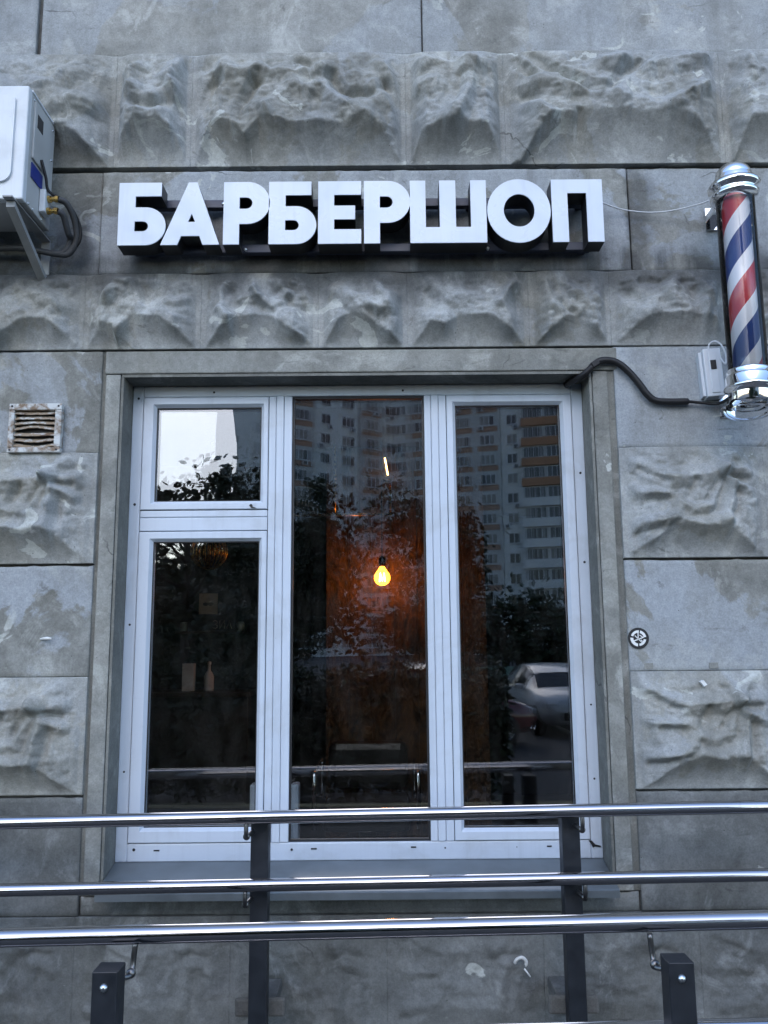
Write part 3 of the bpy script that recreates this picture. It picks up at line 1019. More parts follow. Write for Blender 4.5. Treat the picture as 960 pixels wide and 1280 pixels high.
for x0, shp in ((-1.037, sh_Be), (-0.868, sh_A), (-0.622, sh_Er), (-0.443, sh_Be), (-0.248, sh_Ye), (-0.067, sh_Er), (0.115, sh_Sha), (0.420, sh_O), (0.676, sh_Pe)):
    loops = [[(x0 + x, LZ + z) for x, z in lp] for lp in shp]
    c = MB()
    c.poly(loops, LF + 0.006, LB)
    can = c.build('letter', M['can'], sign)
    fmb = MB()
    fmb.poly(loops, LF, LF + 0.0055)
    fmb.build('letter_face', M['acrylic'], can)
for z in (3.300, 3.105):
    b = MB()
    b.box(-1.00, 0.845, LB + 0.003, LB + 0.033, z, z + 0.036, ch=0.003)
    b.build('mounting_bar', M['rail_bar'], sign)
for x, z in ((-0.640, 3.316), (-0.548, 3.117), (0.172, 3.316), (0.43, 3.114)):
    b = MB()
    b.lathe([(0.0, -0.006), (0.006, -0.006), (0.008, -0.002), (0.008, 0.004)], (x, LB + 0.002, z), 12, axis='y')
    b.build('bolt', M['bolt'], sign)
for x in (-0.95, -0.3, 0.35, 0.80):
    for z in (3.300, 3.105):
        b = MB()
        b.box(x, x + 0.03, LB + 0.034, WY - 0.008, z + 0.004, z + 0.032)
        b.build('spacer', M['rail_bar'], sign)

# ------------------------------------------------------------------ barber pole
PX, PY, PZ = 1.370, 2.98, 2.375
pole = thing('barber_pole', 'barber pole with red, white and blue spiral in clear tube between chrome caps', 'barber pole', (PX, WY, PZ))
b = MB()
b.lathe([(0.058, 0.845), (0.082, 0.850), (0.090, 0.858), (0.092, 0.868), (0.082, 0.876), (0.082, 0.884), (0.094, 0.890), (0.100, 0.902), (0.092, 0.914), (0.078, 0.920), (0.074, 0.926), (0.074, 0.935), (0.070, 0.940)]
        + [(0.070 * math.cos(R(a)), 0.940 + 0.062 * math.sin(R(a))) for a in range(6, 86, 8)] + [(0.0015, 1.002)], (PX, PY, PZ), 48)
b.build('cap', M['chrome'], pole)
b = MB()
b.lathe([(0.058, 0.172), (0.074, 0.168), (0.078, 0.160), (0.074, 0.150), (0.080, 0.146), (0.084, 0.138), (0.084, 0.110), (0.090, 0.104), (0.092, 0.096), (0.086, 0.090), (0.078, 0.086), (0.076, 0.076), (0.076, 0.045), (0.070, 0.028), (0.056, 0.016), (0.030, 0.011), (0.001, 0.010)], (PX, PY, PZ), 48)
b.build('cap', M['chrome'], pole)
b = MB()
b.lathe([(0.071, 0.150), (0.071, 0.86)], (PX, PY, PZ), 48)
b.build('tube', M['tube'], pole)
b = MB()
b.lathe([(0.0, 0.165), (0.051, 0.165), (0.051, 0.85), (0.0, 0.85)], (0, 0, 0), 56)
st = b.build('striped_cylinder', M['stripes'], None)
st.location = (PX, PY, PZ)
attach(st, pole)
st.parent = pole
st.matrix_parent_inverse = Matrix.Translation((-PX, -WY, -PZ))
for zz in (0.085, 0.885):
    b = MB()
    b.box(PX - 0.03, PX + 0.03, PY + 0.07, WY - 0.006, PZ + zz - 0.012, PZ + zz + 0.020, ch=0.003)
    b.box(PX - 0.03, PX + 0.03, WY - 0.010, WY - 0.004, PZ + zz - 0.045, PZ + zz + 0.05)
    b.build('bracket', M['chrome'], pole)
b = MB()
b.lathe([(0.088, 0.05), (0.094, 0.03), (0.086, 0.004), (0.060, -0.008), (0.02, -0.012)], (PX + 0.002, PY + 0.02, PZ), 40)
b.build('bottom_guard', M['tube'], pole)

# controller beside the pole
ctl = thing('led_controller', 'pale blue control box with black switch beside the striped pole', 'control box', (1.311, WY, 2.49))
b = MB()
b.box(-0.034, 0.034, -0.030, 0.030, -0.098, 0.098, ch=0.004)
b.box(-0.046, -0.035, -0.012, 0.030, -0.090, 0.090)
body = b.build('body', M['ctrl'], None)
b = MB()
b.box(-0.016, 0.016, -0.034, -0.029, -0.085, 0.085, ch=0.003)
plate = b.build('label_plate', M['grey'], None)
b = MB()
b.box(-0.011, 0.011, -0.037, -0.033, 0.010, 0.048, ch=0.002)
sw = b.build('switch', M['black'], None)
plate.data.materials[0] = M['ctrl']
for o in (body, plate, sw):
    o.location = (1.309, WY - 0.036, 2.588)
    o.rotation_euler = (0, R(-3.0), R(-6))
    o.parent = ctl
    o.matrix_parent_inverse = Matrix.Translation((-1.311, -WY, -2.49))

w = MB()
w.tube(smooth_path([(1.300, 3.165, 2.683), (1.306, 3.160, 2.712), (1.325, 3.150, 2.720), (1.345, 3.14, 2.700), (1.355, 3.13, 2.655), (1.348, 3.12, 2.618), (1.338, 3.125, 2.630), (1.325, 3.15, 2.683)], 8), 0.0035, 8)
tag(w.build('looped_lead', M['wire']), 'short white lead looping between control box and striped pole', 'wire')
w = MB()
cpts = smooth_path([(0.765, 3.315, 2.598), (0.768, 3.26, 2.590), (0.800, 3.195, 2.596), (0.826, 3.178, 2.616), (0.848, 3.176, 2.638), (0.875, 3.174, 2.652), (0.912, 3.174, 2.652), (0.948, 3.174, 2.637), (0.985, 3.174, 2.602), (1.023, 3.174, 2.553), (1.050, 3.174, 2.512), (1.083, 3.174, 2.485), (1.145, 3.174, 2.480), (1.209, 3.174, 2.480), (1.265, 3.172, 2.474), (1.320, 3.15, 2.464), (1.35, 3.06, 2.47)], 8)
w.tube(cpts, [0.0135 if k < len(cpts) - 24 else 0.006 for k in range(len(cpts))], 10)
cb = w.build('power_cable', M['cable'])
tag(cb, 'thick black cable curving over the window corner to the striped pole', 'cable')
w = MB()
w.box(-0.016, 0.016, -0.016, 0.018, -0.012, 0.012, ch=0.003)
clip = w.build('clip', M['cable'], None)
clip.location = (0.848, 3.176, 2.638)
clip.rotation_euler = (0, R(-35), 0)
clip.parent = cb
w = MB()
w.tube(smooth_path([(0.872, 3.120, 3.310), (1.0, 3.165, 3.292), (1.15, 3.17, 3.284), (1.29, 3.11, 3.286), (1.34, 3.04, 3.285)], 8), 0.0028, 6)
tag(w.build('thin_wire', M['wire']), 'thin pale wire running from the last letter to the pole cap', 'wire')

# ------------------------------------------------------------------ air conditioner
AX0, AX1, AY0, AY1, AZ0, AZ1 = -2.10, -1.333, 2.86, 3.12, 3.188, 3.652
ac = thing('air_conditioner', 'white outdoor air conditioner unit on wall brackets, hoses at its side', 'air conditioner', (-1.7, WY, AZ0))
b = MB()
b.box(AX0, AX1, AY0, AY0 + 0.035, AZ0, AZ1, ch=0.006)
b.build('front_cover', M['ac_white'], ac)
b = MB()
ins = 0.045
o_ = [(AX0 + ins, AZ0 + ins + 0.02), (AX1 - ins - 0.045, AZ0 + ins + 0.02)] + arc(AX1 - ins - 0.045, AZ0 + ins + 0.065, 0.045, -90, 0, 8) + arc(AX1 - ins - 0.02, AZ1 - ins - 0.02, 0.02, 0, 90, 6) + [(AX0 + ins, AZ1 - ins)]
b.poly([o_], AY0 - 0.010, AY0 - 0.0005)
b.build('raised_panel', M['ac_white'], ac)
b = MB()
b.box(AX0 + 0.004, AX1 - 0.003, AY0 + 0.036, AY1, AZ0 + 0.004, AZ1 - 0.003, ch=0.004)
b.build('casing', M['ac_side'], ac)
b = MB()
b.box(AX0 + 0.002, AX1 - 0.001, AY0 + 0.036, AY1 + 0.004, AZ1 - 0.0025, AZ1 + 0.006)
b.build('top_lid', M['ac_white'], ac)
# side details: terminal cover with handle recess, label, valve plate, screws
b = MB()
b.box(AX1 - 0.004, AX1 + 0.006, AY0 + 0.055, AY1 - 0.06, AZ0 + 0.20, AZ1 - 0.03, ch=0.003)
cov = b.build('terminal_cover', M['ac_side'], ac)
b = MB()
b.box(AX1 + 0.0055, AX1 + 0.0075, AY0 + 0.075, AY0 + 0.125, AZ1 - 0.125, AZ1 - 0.07)
b.build('hand_recess', M['ac_dark'], cov)
b = MB()
b.box(AX1 - 0.002, AX1 + 0.0015, AY0 + 0.06, AY0 + 0.16, AZ0 + 0.125, AZ0 + 0.185)
lab = b.build('blue_label', M['blue'], ac)
b = MB()
b.box(AX1 - 0.002, AX1 + 0.022, AY0 + 0.145, AY0 + 0.20, AZ0 + 0.03, AZ0 + 0.125, ch=0.004)
b.build('valve_plate', M['ac_white'], ac)
for dz in (0.095, 0.045):
    b = MB()
    b.lathe([(0.0, 0.0), (0.014, 0.0), (0.014, 0.012), (0.009, 0.014), (0.009, 0.026), (0.013, 0.028), (0.013, 0.042), (0.0, 0.042)], (AX1 + 0.022, AY0 + 0.172, AZ0 + dz), 12, axis='x', smooth=False)
    b.build('valve', M['brass'], ac)
for yy, zz in ((0.02, 0.012), (0.06, 0.01), (0.12, 0.06), (0.14, 0.012), (0.02, 0.44), (0.20, 0.43), (0.2, 0.3)):
    b = MB()
    b.lathe([(0.0, 0.004), (0.004, 0.003), (0.005, 0.0)], (AX1 - 0.003 + 0.0005, AY0 + 0.036 + yy, AZ0 + zz), 8, axis='x')
    b.build('screw', M['bolt'], ac)
for zz0, d in ((0.095, 0.0), (0.045, 0.012)):
    b = MB()
    b.tube(smooth_path([(AX1 + 0.062, AY0 + 0.172, AZ0 + zz0), (AX1 + 0.090 - d, 3.05, AZ0 + zz0 - 0.01), (AX1 + 0.108 - d * 2, 3.09, AZ0 + zz0 - 0.06), (AX1 + 0.108 - d * 2, 3.12, AZ0 - 0.03), (AX1 + 0.075 - d, 3.13, AZ0 - 0.085 + d), (AX1 + 0.02, 3.13, AZ0 - 0.085), (AX1 - 0.12, 3.13, AZ0 - 0.06), (AX1 - 0.3, 3.14, AZ0 - 0.06)], 8), 0.0125, 10)
    b.build('hose', M['hose'], ac)
b = MB()
b.tube(smooth_path([(AX1 + 0.010, AY0 + 0.12, AZ0 + 0.23), (AX1 + 0.022, AY0 + 0.14, AZ0 + 0.17), (AX1 + 0.03, AY0 + 0.16, AZ0 + 0.12), (AX1 + 0.09, 3.05, AZ0 + 0.09), (AX1 + 0.122, 3.10, AZ0 + 0.03), (AX1 + 0.122, 3.12, AZ0 - 0.03), (AX1 + 0.09, 3.13, AZ0 - 0.075)], 8), 0.006, 8)
b.build('power_lead', M['cable'], ac)
for bx in (-1.375, -2.02):
    b = MB()
    b.box(bx - 0.018, bx + 0.018, AY0 - 0.03, WY - 0.012, AZ0 - 0.008, AZ0 - 0.002)
    b.box(bx - 0.018, bx + 0.018, WY - 0.016, WY - 0.008, AZ0 - 0.175, AZ0 - 0.008)
    d0, d1 = Vector((bx, AY0 + 0.0, AZ0 - 0.010)), Vector((bx, WY - 0.020, AZ0 - 0.165))
    vs = []
    for p in (d0, d1):
        for sx in (-0.016, 0.016):
            for sz in (-0.022, 0.0):
                vs.append((p.x + sx, p.y, p.z + sz))
    b.add(vs, [(0, 1, 3, 2), (4, 6, 7, 5), (0, 4, 5, 1), (2, 3, 7, 6), (0, 2, 6, 4), (1, 5, 7, 3)])
    b.build('wall_bracket', M['bracket'], ac)

# ------------------------------------------------------------------ vent grille
vent = thing('vent_grille', 'small square vent grille with bent rusty slats on grey panel', 'vent', (-1.365, WY, 2.29))
VX0, VX1, VZ0, VZ1, VY = -1.472, -1.264, 2.293, 2.490, 3.160
b = MB()
b.box(VX0, VX1, VY, VY + 0.030, VZ1 - 0.026, VZ1, ch=0.003)
b.box(VX0, VX1, VY, VY + 0.030, VZ0, VZ0 + 0.020, ch=0.003)
b.box(VX0, VX0 + 0.022, VY + 0.0005, VY + 0.0295, VZ0 + 0.0205, VZ1 - 0.0265, ch=0.003)
b.box(VX1 - 0.026, VX1, VY + 0.0005, VY + 0.0295, VZ0 + 0.0205, VZ1 - 0.0265, ch=0.003)
b.build('frame', M['vent_frame'], vent)
b = MB()
b.box(VX0 + 0.02, VX1 - 0.02, VY + 0.0302, VY + 0.034, VZ0 + 0.015, VZ1 - 0.02)
b.build('backing', M['ac_dark'], vent)
for k in range(7):
    z = VZ0 + 0.026 + k * 0.0215
    sag = (-0.010, -0.006, -0.002, 0.010, 0.005, 0.002, -0.002)[k]
    b = MB()
    nseg = 14
    vs = []
    for i in range(nseg + 1):
        t = i / nseg
        x = VX0 + 0.023 + t * (VX1 - VX0 - 0.050)
        dz = sag * math.sin(math.pi * t) ** 1.5 + random.uniform(-0.001, 0.001)
        vs += [(x, VY + 0.004, z + dz), (x, VY + 0.006, z + dz - 0.002), (x, VY + 0.024, z + dz + 0.013), (x, VY + 0.022, z + dz + 0.0155)]
    fs = [(i * 4 + a, i * 4 + (a + 1) % 4, i * 4 + 4 + (a + 1) % 4, i * 4 + 4 + a) for i in range(nseg) for a in range(4)]
    b.add(vs, fs + [(0, 1, 2, 3), tuple(nseg * 4 + a for a in (3, 2, 1, 0))])
    b.build('slat', M['vent'], vent)
for x, z in ((VX0 + 0.012, VZ1 - 0.011), (VX1 - 0.013, VZ1 - 0.011), (VX0 + 0.012, VZ0 + 0.010), (VX1 - 0.014, VZ0 + 0.010)):
    b = MB()
    b.lathe([(0.0, -0.002), (0.004, -0.0015), (0.005, 0.001)], (x, VY, z), 8, axis='y')
    b.build('screw', M['ac_dark'], vent)

# ------------------------------------------------------------------ round sticker and little things on the wall
stk = thing('round_sticker', 'round black sticker with white ring emblem on grey wall', 'sticker', (0.968, WY, 1.555))
SY = WY - 0.009
b = MB()
b.lathe([(0.0005, 0.0), (0.040, 0.0), (0.040, 0.002)], (0.968, SY, 1.555), 40, axis='y', smooth=False)
b.build('disc', M['black'], stk)
b = MB()
for a0, a1, r0, r1 in ((10, 75, 0.020, 0.030), (85, 160, 0.021, 0.030), (175, 262, 0.020, 0.031), (275, 350, 0.020, 0.029)):
    lp = arc(0.968, 1.555, r1, a0, a1, 12) + arc(0.968, 1.555, r0, a1, a0, 12)
    b.poly([lp], SY - 0.0012, SY - 0.0002)
for (x0, z0, x1, z1, w_) in ((-0.002, -0.006, -0.001, 0.029, 0.0035), (-0.018, -0.010, 0.020, 0.004, 0.004), (-0.014, 0.010, 0.012, -0.016, 0.003), (0.004, 0.012, 0.016, 0.004, 0.003), (0.008, -0.006, 0.022, -0.018, 0.003)):
    d = Vector((x1 - x0, z1 - z0)).normalized()
    nn = Vector((-d.y, d.x)) * w_ / 2
    b.poly([[(0.968 + x0 + nn.x, 1.555 + z0 + nn.y), (0.968 + x0 - nn.x, 1.555 + z0 - nn.y), (0.968 + x1 - nn.x, 1.555 + z1 - nn.y), (0.968 + x1 + nn.x, 1.555 + z1 + nn.y)]], SY - 0.0022, SY - 0.0013)
b.build('emblem', M['chip'], stk)
b = MB()
b.poly([[(1.178, 1.392), (1.190, 1.398), (1.202, 1.382), (1.190, 1.375)]], WY - 0.052, WY - 0.006)
tag(b.build('paper_scrap', M['chip']), 'tiny white paper scrap stuck on rock-faced block under the sticker', 'paper')
b = MB()
b.tube([(-1.31, 3.190, 1.571), (-1.278, 3.176, 1.573), (-1.262, 3.172, 1.572)], [0.0035, 0.006, 0.003], 8)
tag(b.build('wall_plug', M['chip']), 'small pale plug sticking out of the plain grey panel', 'plug')
b = MB()
b.tube(smooth_path([(0.455, 3.165, 0.412), (0.462, 3.155, 0.430), (0.480, 3.15, 0.438), (0.494, 3.152, 0.425), (0.493, 3.158, 0.405)], 6), [0.002] + [0.006] * 22 + [0.003] * 2, 8)
b.tube([(0.488, 3.158, 0.398), (0.508, 3.155, 0.372)], 0.003, 6)
tag(b.build('foam_shred', M['chip']), 'curled white shred clinging to the dark wall beside a post', 'shred')
for x in (0.985, 1.232):
    b = MB()
    b.box(x, x + 0.034, WY - 0.0075, WY - 0.001, 1.440, 1.462, ch=0.001)
    tag(b.build('plaster_patch', M['surround']), 'little square plaster repair on the joint below the sticker', 'plaster', 'plaster repairs below the sticker')

# ------------------------------------------------------------------ railings
def tube_rail(parent, x0, z0, x1, z1, y, r):
    m = MB()
    n = 24
    m.tube([(x0 + (x1 - x0) * k / n, y, z0 + (z1 - z0) * k / n) for k in range(n + 1)], r, 28)
    return m.build('handrail', M['steel'], parent)


far = thing('wall_railing', 'railing of two polished handrails on black posts close to the window', 'railing', (0, 2.95, 0.06), 'ramp railings')
SL = 0.0121
tube_rail(far, -3.0, 0.984 - 3.0 * SL, 3.0, 0.984 + 3.0 * SL, 2.865, 0.0215)
tube_rail(far, -3.0, 0.771 - 3.0 * SL * 0.9, 3.0, 0.771 + 3.0 * SL * 0.9, 2.865, 0.0205)
for x0 in (-0.456, 0.594, 1.644, -1.506, -2.556, 2.694):
    zt = 0.965 + x0 * SL
    b = MB()
    b.box(x0, x0 + 0.060, 2.925, 2.985, 0.061, zt, ch=0.003)
    b.build('post', M['post'], far)
    s = -0.006 if x0 < 0 else 0.056
    for zr in (0.984, 0.771):
        zc = zr + (x0 + s) * SL
        b = MB()
        b.tube(smooth_path([(x0 + s + (0.012 if x0 < 0 else -0.012), 2.93, zc - 0.058), (x0 + s, 2.885, zc - 0.064), (x0 + s, 2.866, zc - 0.050), (x0 + s, 2.866, zc - 0.018)], 5), 0.0075, 10)
        b.lathe([(0.0, -0.006), (0.010, -0.005), (0.012, 0.0), (0.010, 0.006), (0.0, 0.008)], (x0 + s, 2.876, zc - 0.063), 12, axis='y')
        b.build('support_rod', M['rod'], far)
    b = MB()
    b.box(x0 - 0.055, x0 + 0.115, 2.986, 3.005, 0.315, 0.375, ch=0.009)
    b.box(x0 - 0.02, x0 + 0.08, 3.0, WY - 0.02, 0.325, 0.365, ch=0.003)
    b.build('wall_anchor', M['backing'], far)

near = thing('ramp_railing', 'railing of polished handrails on low black bolted posts along outer ramp side', 'railing', (0, 2.03, 0.02), 'ramp railings')
SN = 0.0146
NR = 2.105
tube_rail(near, -2.6, 0.874 - 2.6 * SN, 2.6, 0.874 + 2.6 * SN, NR, 0.0212)
tube_rail(near, -2.6, 0.637 - 2.6 * SN * 0.9, 2.6, 0.637 + 2.6 * SN * 0.9, NR, 0.0212)
for x0, sd in ((-0.664, 1), (0.634, -1), (1.932, -1), (-1.962, 1)):
    zt = 0.826 + x0 * 0.007
    b = MB()
    b.box(x0, x0 + 0.058, 2.0, 2.06, 0.021, zt, ch=0.0025)
    po = b.build('post', M['post'], near)
    for dz in (0.034, 0.262):
        b = MB()
        b.lathe([(0.0, -0.007), (0.004, -0.007), (0.0085, -0.003), (0.0095, 0.0), (0.0095, 0.003)], (x0 + 0.028, 1.9995, zt - dz), 14, axis='y')
        b.build('bolt', M['bolt'], near)
        xs = x0 + (0.062 if sd > 0 else -0.004)
        zc = zt - dz
        b = MB()
        b.tube(smooth_path([(x0 + 0.029, 2.055, zc), (xs, 2.085, zc - 0.006), (xs, 2.103, zc + 0.012), (xs + 0.004 * sd, 2.105, zc + 0.062)], 5), 0.0068, 10)
        b.lathe([(0.0, -0.008), (0.010, -0.007), (0.012, 0.0), (0.010, 0.006), (0.0, 0.008)], (xs, 2.088, zc - 0.002), 12, axis='y')
        b.build('support_rod', M['rod'], near)


# ================================================================== GROUND
def asphalt(name, a, b, sc):
    t = NT(name)
    p = t.pos()
    n = t.noise(p, 0.35, 5, 0.6)
    f = t.noise(p, sc, 4, 0.7)
    c = t.mix(t.rng(n, 0.35, 0.65), a, b)
    c = t.mix(t.rng(f, 0.4, 0.6, 0, 0.5), c, tuple(x * 0.6 for x in a))
    t.bsdf(c, 0.85, 0, t.bump(f, 0.3, 0.01))
    return t.m


M['asphalt'] = asphalt('asphalt', (0.040, 0.040, 0.042), (0.060, 0.060, 0.062), 60)
M['paving'] = asphalt('paving', (0.055, 0.055, 0.054), (0.08, 0.08, 0.078), 40)
M['kerb'] = asphalt('kerb_stone', (0.22, 0.20, 0.12), (0.30, 0.26, 0.14), 30)
g = MB()
g.add([(-400, -700, -0.46), (400, -700, -0.46), (400, 3.3, -0.46), (-400, 3.3, -0.46)], [(0, 1, 2, 3)])
tag(g.build('ground', M['asphalt']), kind='structure')
g = MB()
g.box(-14, 14, -1.40, 1.94, -0.458, 0.02)
tag(g.build('pavement', M['paving']), kind='structure')
g = MB()
g.box(-14, 14, 1.945, 3.172, -0.458, 0.06)
tag(g.build('ramp', M['paving']), kind='structure')
for k in range(28):
    g = MB()
    g.box(-14 + k, -13.01 + k, -1.55, -1.405, -0.458, 0.03, ch=0.008)
    o = tag(g.build('kerb', M['kerb']), kind='structure')
g = MB()
for k in range(9):
    x = -9 + k * 2.6
    g.add([(x, -16.5, -0.455), (x + 0.1, -16.5, -0.455), (x + 0.1, -11.5, -0.455), (x, -11.5, -0.455)], [(0, 1, 2, 3)])
M['line'] = simple('road_paint', (0.55, 0.55, 0.52), 0.7, 0, 0.2, 3.0)
tag(g.build('parking_lines', M['line']), kind='structure')

# ================================================================== SHOP INTERIOR
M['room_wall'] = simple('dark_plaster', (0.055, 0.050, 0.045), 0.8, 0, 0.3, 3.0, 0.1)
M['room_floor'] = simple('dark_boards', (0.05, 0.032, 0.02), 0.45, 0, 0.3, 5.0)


def wood_mat():
    t = NT('rough_brown_panelling')
    p = t.pos()
    v = t.noise(t.scale(p, (9, 9, 5)), 1.0, 8, 0.7, 1.5)
    f = t.noise(t.scale(p, (60, 60, 25)), 1.0, 5, 0.7)
    c = t.mix(t.rng(v, 0.36, 0.66), (0.018, 0.009, 0.004), (0.17, 0.085, 0.034))
    hgt = t.math('ADD', v, t.math('MULTIPLY', f, 0.5))
    t.bsdf(c, t.rng(v, 0.3, 0.7, 0.35, 0.7), 0, t.bump(hgt, 0.9, 0.03))
    return t.m


M['wood'] = wood_mat()
RX0, RX1, RY0, RY1, RZ0, RZ1 = -2.6, 2.6, 3.705, 8.2, 0.10, 2.78
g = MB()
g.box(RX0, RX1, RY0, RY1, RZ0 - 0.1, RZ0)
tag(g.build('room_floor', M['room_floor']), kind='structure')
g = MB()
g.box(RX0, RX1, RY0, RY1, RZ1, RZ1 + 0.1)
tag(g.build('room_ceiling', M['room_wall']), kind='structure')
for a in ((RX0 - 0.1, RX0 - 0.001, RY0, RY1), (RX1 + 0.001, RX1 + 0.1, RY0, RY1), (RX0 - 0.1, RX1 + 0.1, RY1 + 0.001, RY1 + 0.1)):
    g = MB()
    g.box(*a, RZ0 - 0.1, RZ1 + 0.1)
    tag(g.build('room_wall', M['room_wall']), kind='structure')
part = thing('panelled_partition', 'rough brown wooden partition glowing orange behind the hanging bulb', 'partition', (0.0, 5.33, RZ0))
for k in range(7):
    x0 = -0.36 + k * 0.142
    g = MB()
    g.box(x0, x0 + 0.1405, 5.17 + 0.004 * (k % 3), 5.24, RZ0 + 0.001, RZ1 - 0.001, ch=0.002)
    g.build('board', M['wood'], part)

BX, BY, BZ = -0.010, 5.0, 1.932
lamp = thing('pendant_bulb', 'glowing orange round bulb hanging on a black cord inside', 'light bulb', (BX, BY, RZ1))
g = MB()
prof = [(0.0005, -0.048)] + [(0.048 * math.cos(R(a)), 0.048 * math.sin(R(a))) for a in range(-80, 50, 10)] + [(0.026, 0.046), (0.018, 0.058), (0.015, 0.066), (0.0005, 0.066)]
g.lathe(prof, (BX, BY, BZ), 28)
def envelope_mat():
    t = NT('amber_bulb_glass')
    n = t.noise(t.obj(), 20, 2)
    tr = t.node('ShaderNodeBsdfTransparent')
    tr.inputs['Color'].default_value = (1.0, 0.80, 0.50, 1)
    em = t.node('ShaderNodeEmission')
    t.put(em.inputs['Color'], t.mix(t.rng(n, 0.4, 0.6), (1.0, 0.24, 0.012), (1.0, 0.28, 0.016)))
    em.inputs['Strength'].default_value = 4.5
    ad = t.node('ShaderNodeAddShader')
    t.l.new(tr.outputs[0], ad.inputs[0])
    t.l.new(em.outputs[0], ad.inputs[1])
    t.l.new(ad.outputs[0], t.out.inputs['Surface'])
    return t.m


M['bulb'] = envelope_mat()
env = g.build('bulb', M['bulb'], lamp)
g = MB()
fp = []
for k in range(9):
    a = k * math.pi / 4
    fp.append((BX + 0.016 * math.cos(a), BY + 0.016 * math.sin(a), BZ + (0.026 if k % 2 else -0.022)))
g.tube(fp, 0.0042, 8)
M['filament'] = emit_mat('hot_filament', (1.0, 0.42, 0.08), 42.0)
g.build('filament', M['filament'], env)
g = MB()
g.lathe([(0.0, 0.067), (0.018, 0.067), (0.021, 0.075), (0.021, 0.115), (0.012, 0.128), (0.003, 0.135)], (BX, BY, BZ), 20)
g.build('socket', M['black'], lamp)
g = MB()
g.tube([(BX, BY, BZ + 0.13), (BX, BY, RZ1)], 0.0035, 8)
g.build('cord', M['black'], lamp)

pipe = thing('copper_pipe_light', 'horizontal copper pipe light with slim glowing tube above the bulb', 'light', (-0.2, 5.1, RZ1))
g = MB()
g.tube([(-0.62, 5.08, 2.330), (0.055, 5.08, 2.330)], 0.010, 10)
g.tube([(0.045, 5.08, 2.33), (0.045, 5.08, 2.52)], 0.008, 10)
g.tube([(-0.30, 5.08, 2.33), (-0.30, 5.08, RZ1)], 0.008, 10)
g.build('pipe', M['brass'], pipe)
g = MB()
g.tube([(0.012, 5.06, 2.685), (0.030, 5.06, 2.575)], 0.0045, 10)
M['slim'] = emit_mat('slim_tube_glow', (1.0, 0.55, 0.18), 6.0)
g.build('glow_tube', M['slim'], pipe)
g = MB()
g.box(0.0, 0.05, 5.065, 5.095, 2.53, 2.55, ch=0.003)
g.build('tube_holder', M['brass'], pipe)

M['paper'] = simple('yellowed_paper', (0.65, 0.45, 0.28), 0.8, 0, 0.1)
M['ink'] = simple('brown_ink', (0.10, 0.05, 0.03), 0.8)
M['jar'] = simple('pale_tin', (0.60, 0.55, 0.42), 0.4, 0, 0.1)
M['label'] = simple('pale_carton', (0.66, 0.60, 0.52), 0.6)
IY = 6.0
pic = thing('small_poster', 'small yellowed poster with brown print on the dark wall inside', 'poster', (-1.30, 6.2, 1.75))
g = MB()
g.box(-1.365, -1.240, 6.165, 6.180, 1.745, 1.885)
g.build('sheet', M['paper'], pic)
g = MB()
g.poly([arc(-1.318, 1.812, 0.020, 0, 340, 14, 0.012), ], 6.160, 6.164)
g.poly([arc(-1.285, 1.812, 0.018, 0, 340, 14, 0.013), ], 6.160, 6.164)
g.build('print', M['ink'], pic)
shelf = thing('wall_shelf', 'dark shelf holding pale tins and a number plate inside the shop', 'shelf', (-1.28, 6.2, 1.60))
g = MB()
g.box(-1.50, -1.02, 6.06, 6.2, 1.612, 1.630, ch=0.003)
g.build('board', M['room_floor'], shelf)
g = MB()
g.box(-2.0, -0.85, 6.2, 6.26, RZ0 + 0.001, RZ1 - 0.001)
tag(g.build('back_panel', M['room_wall']), 'dark back panel behind the shelf and the bottles inside', 'panel')
for x, k in ((-1.455, 'pale tin beside the number plate on the inside shelf, at its far end'), (-1.275, 'pale tin in the middle of the inside shelf behind the plate'), (-1.075, 'pale tin at the open end of the inside shelf, past the plate')):
    g = MB()
    g.lathe([(0.0, 0.0), (0.026, 0.0), (0.028, 0.004), (0.028, 0.050), (0.026, 0.052), (0.026, 0.060), (0.0, 0.062)], (x, 6.14, 1.6305), 18)
    tag(g.build('tin', M['jar']), k, 'tin', 'tins on the inside shelf')
plate = thing('number_plate', 'dark plate with pale letters ЗИЛ leaning on the inside shelf', 'number plate', (-1.2, 6.1, 1.63))
g = MB()
g.box(-1.42, -1.11, 6.085, 6.091, 1.631, 1.715)
g.build('plate', M['black'], plate)
g = MB()


def strokes(mb, x0, z0, s, lines, y):
    for ln in lines:
        mb.tube([(x0 + a * s, y, z0 + b_ * s) for a, b_ in ln], 0.0032, 6)


zx, zs = -1.25, 0.055
strokes(g, zx, 1.645, zs, [[(0, 0.85), (0.25, 1), (0.5, 0.85), (0.5, 0.65), (0.25, 0.5), (0.5, 0.4), (0.55, 0.2), (0.3, 0), (0, 0.12)]], 6.083)
strokes(g, zx + 0.046, 1.645, zs, [[(0, 1), (0, 0), (0.55, 1), (0.55, 0)]], 6.083)
strokes(g, zx + 0.092, 1.645, zs, [[(0, 0), (0.3, 1), (0.6, 0)]], 6.083)
g.build('lettering', M['jar'], plate)
counter = thing('counter', 'narrow dark counter under the shelf inside the shop', 'counter', (-1.45, 6.0, RZ0))
g = MB()
g.box(-1.95, -0.95, 5.80, 6.198, 1.215, 1.245, ch=0.004)
g.build('top', M['room_floor'], counter)
g = MB()
g.box(-1.93, -0.97, 5.84, 6.198, RZ0 + 0.001, 1.214)
g.build('base', M['room_wall'], counter)
g = MB()
g.box(-1.41, -1.335, 5.93, 5.985, 1.2455, 1.42, ch=0.002)
tag(g.build('carton', M['label']), 'tall pale carton with dark print standing on the inside counter', 'carton')
g = MB()
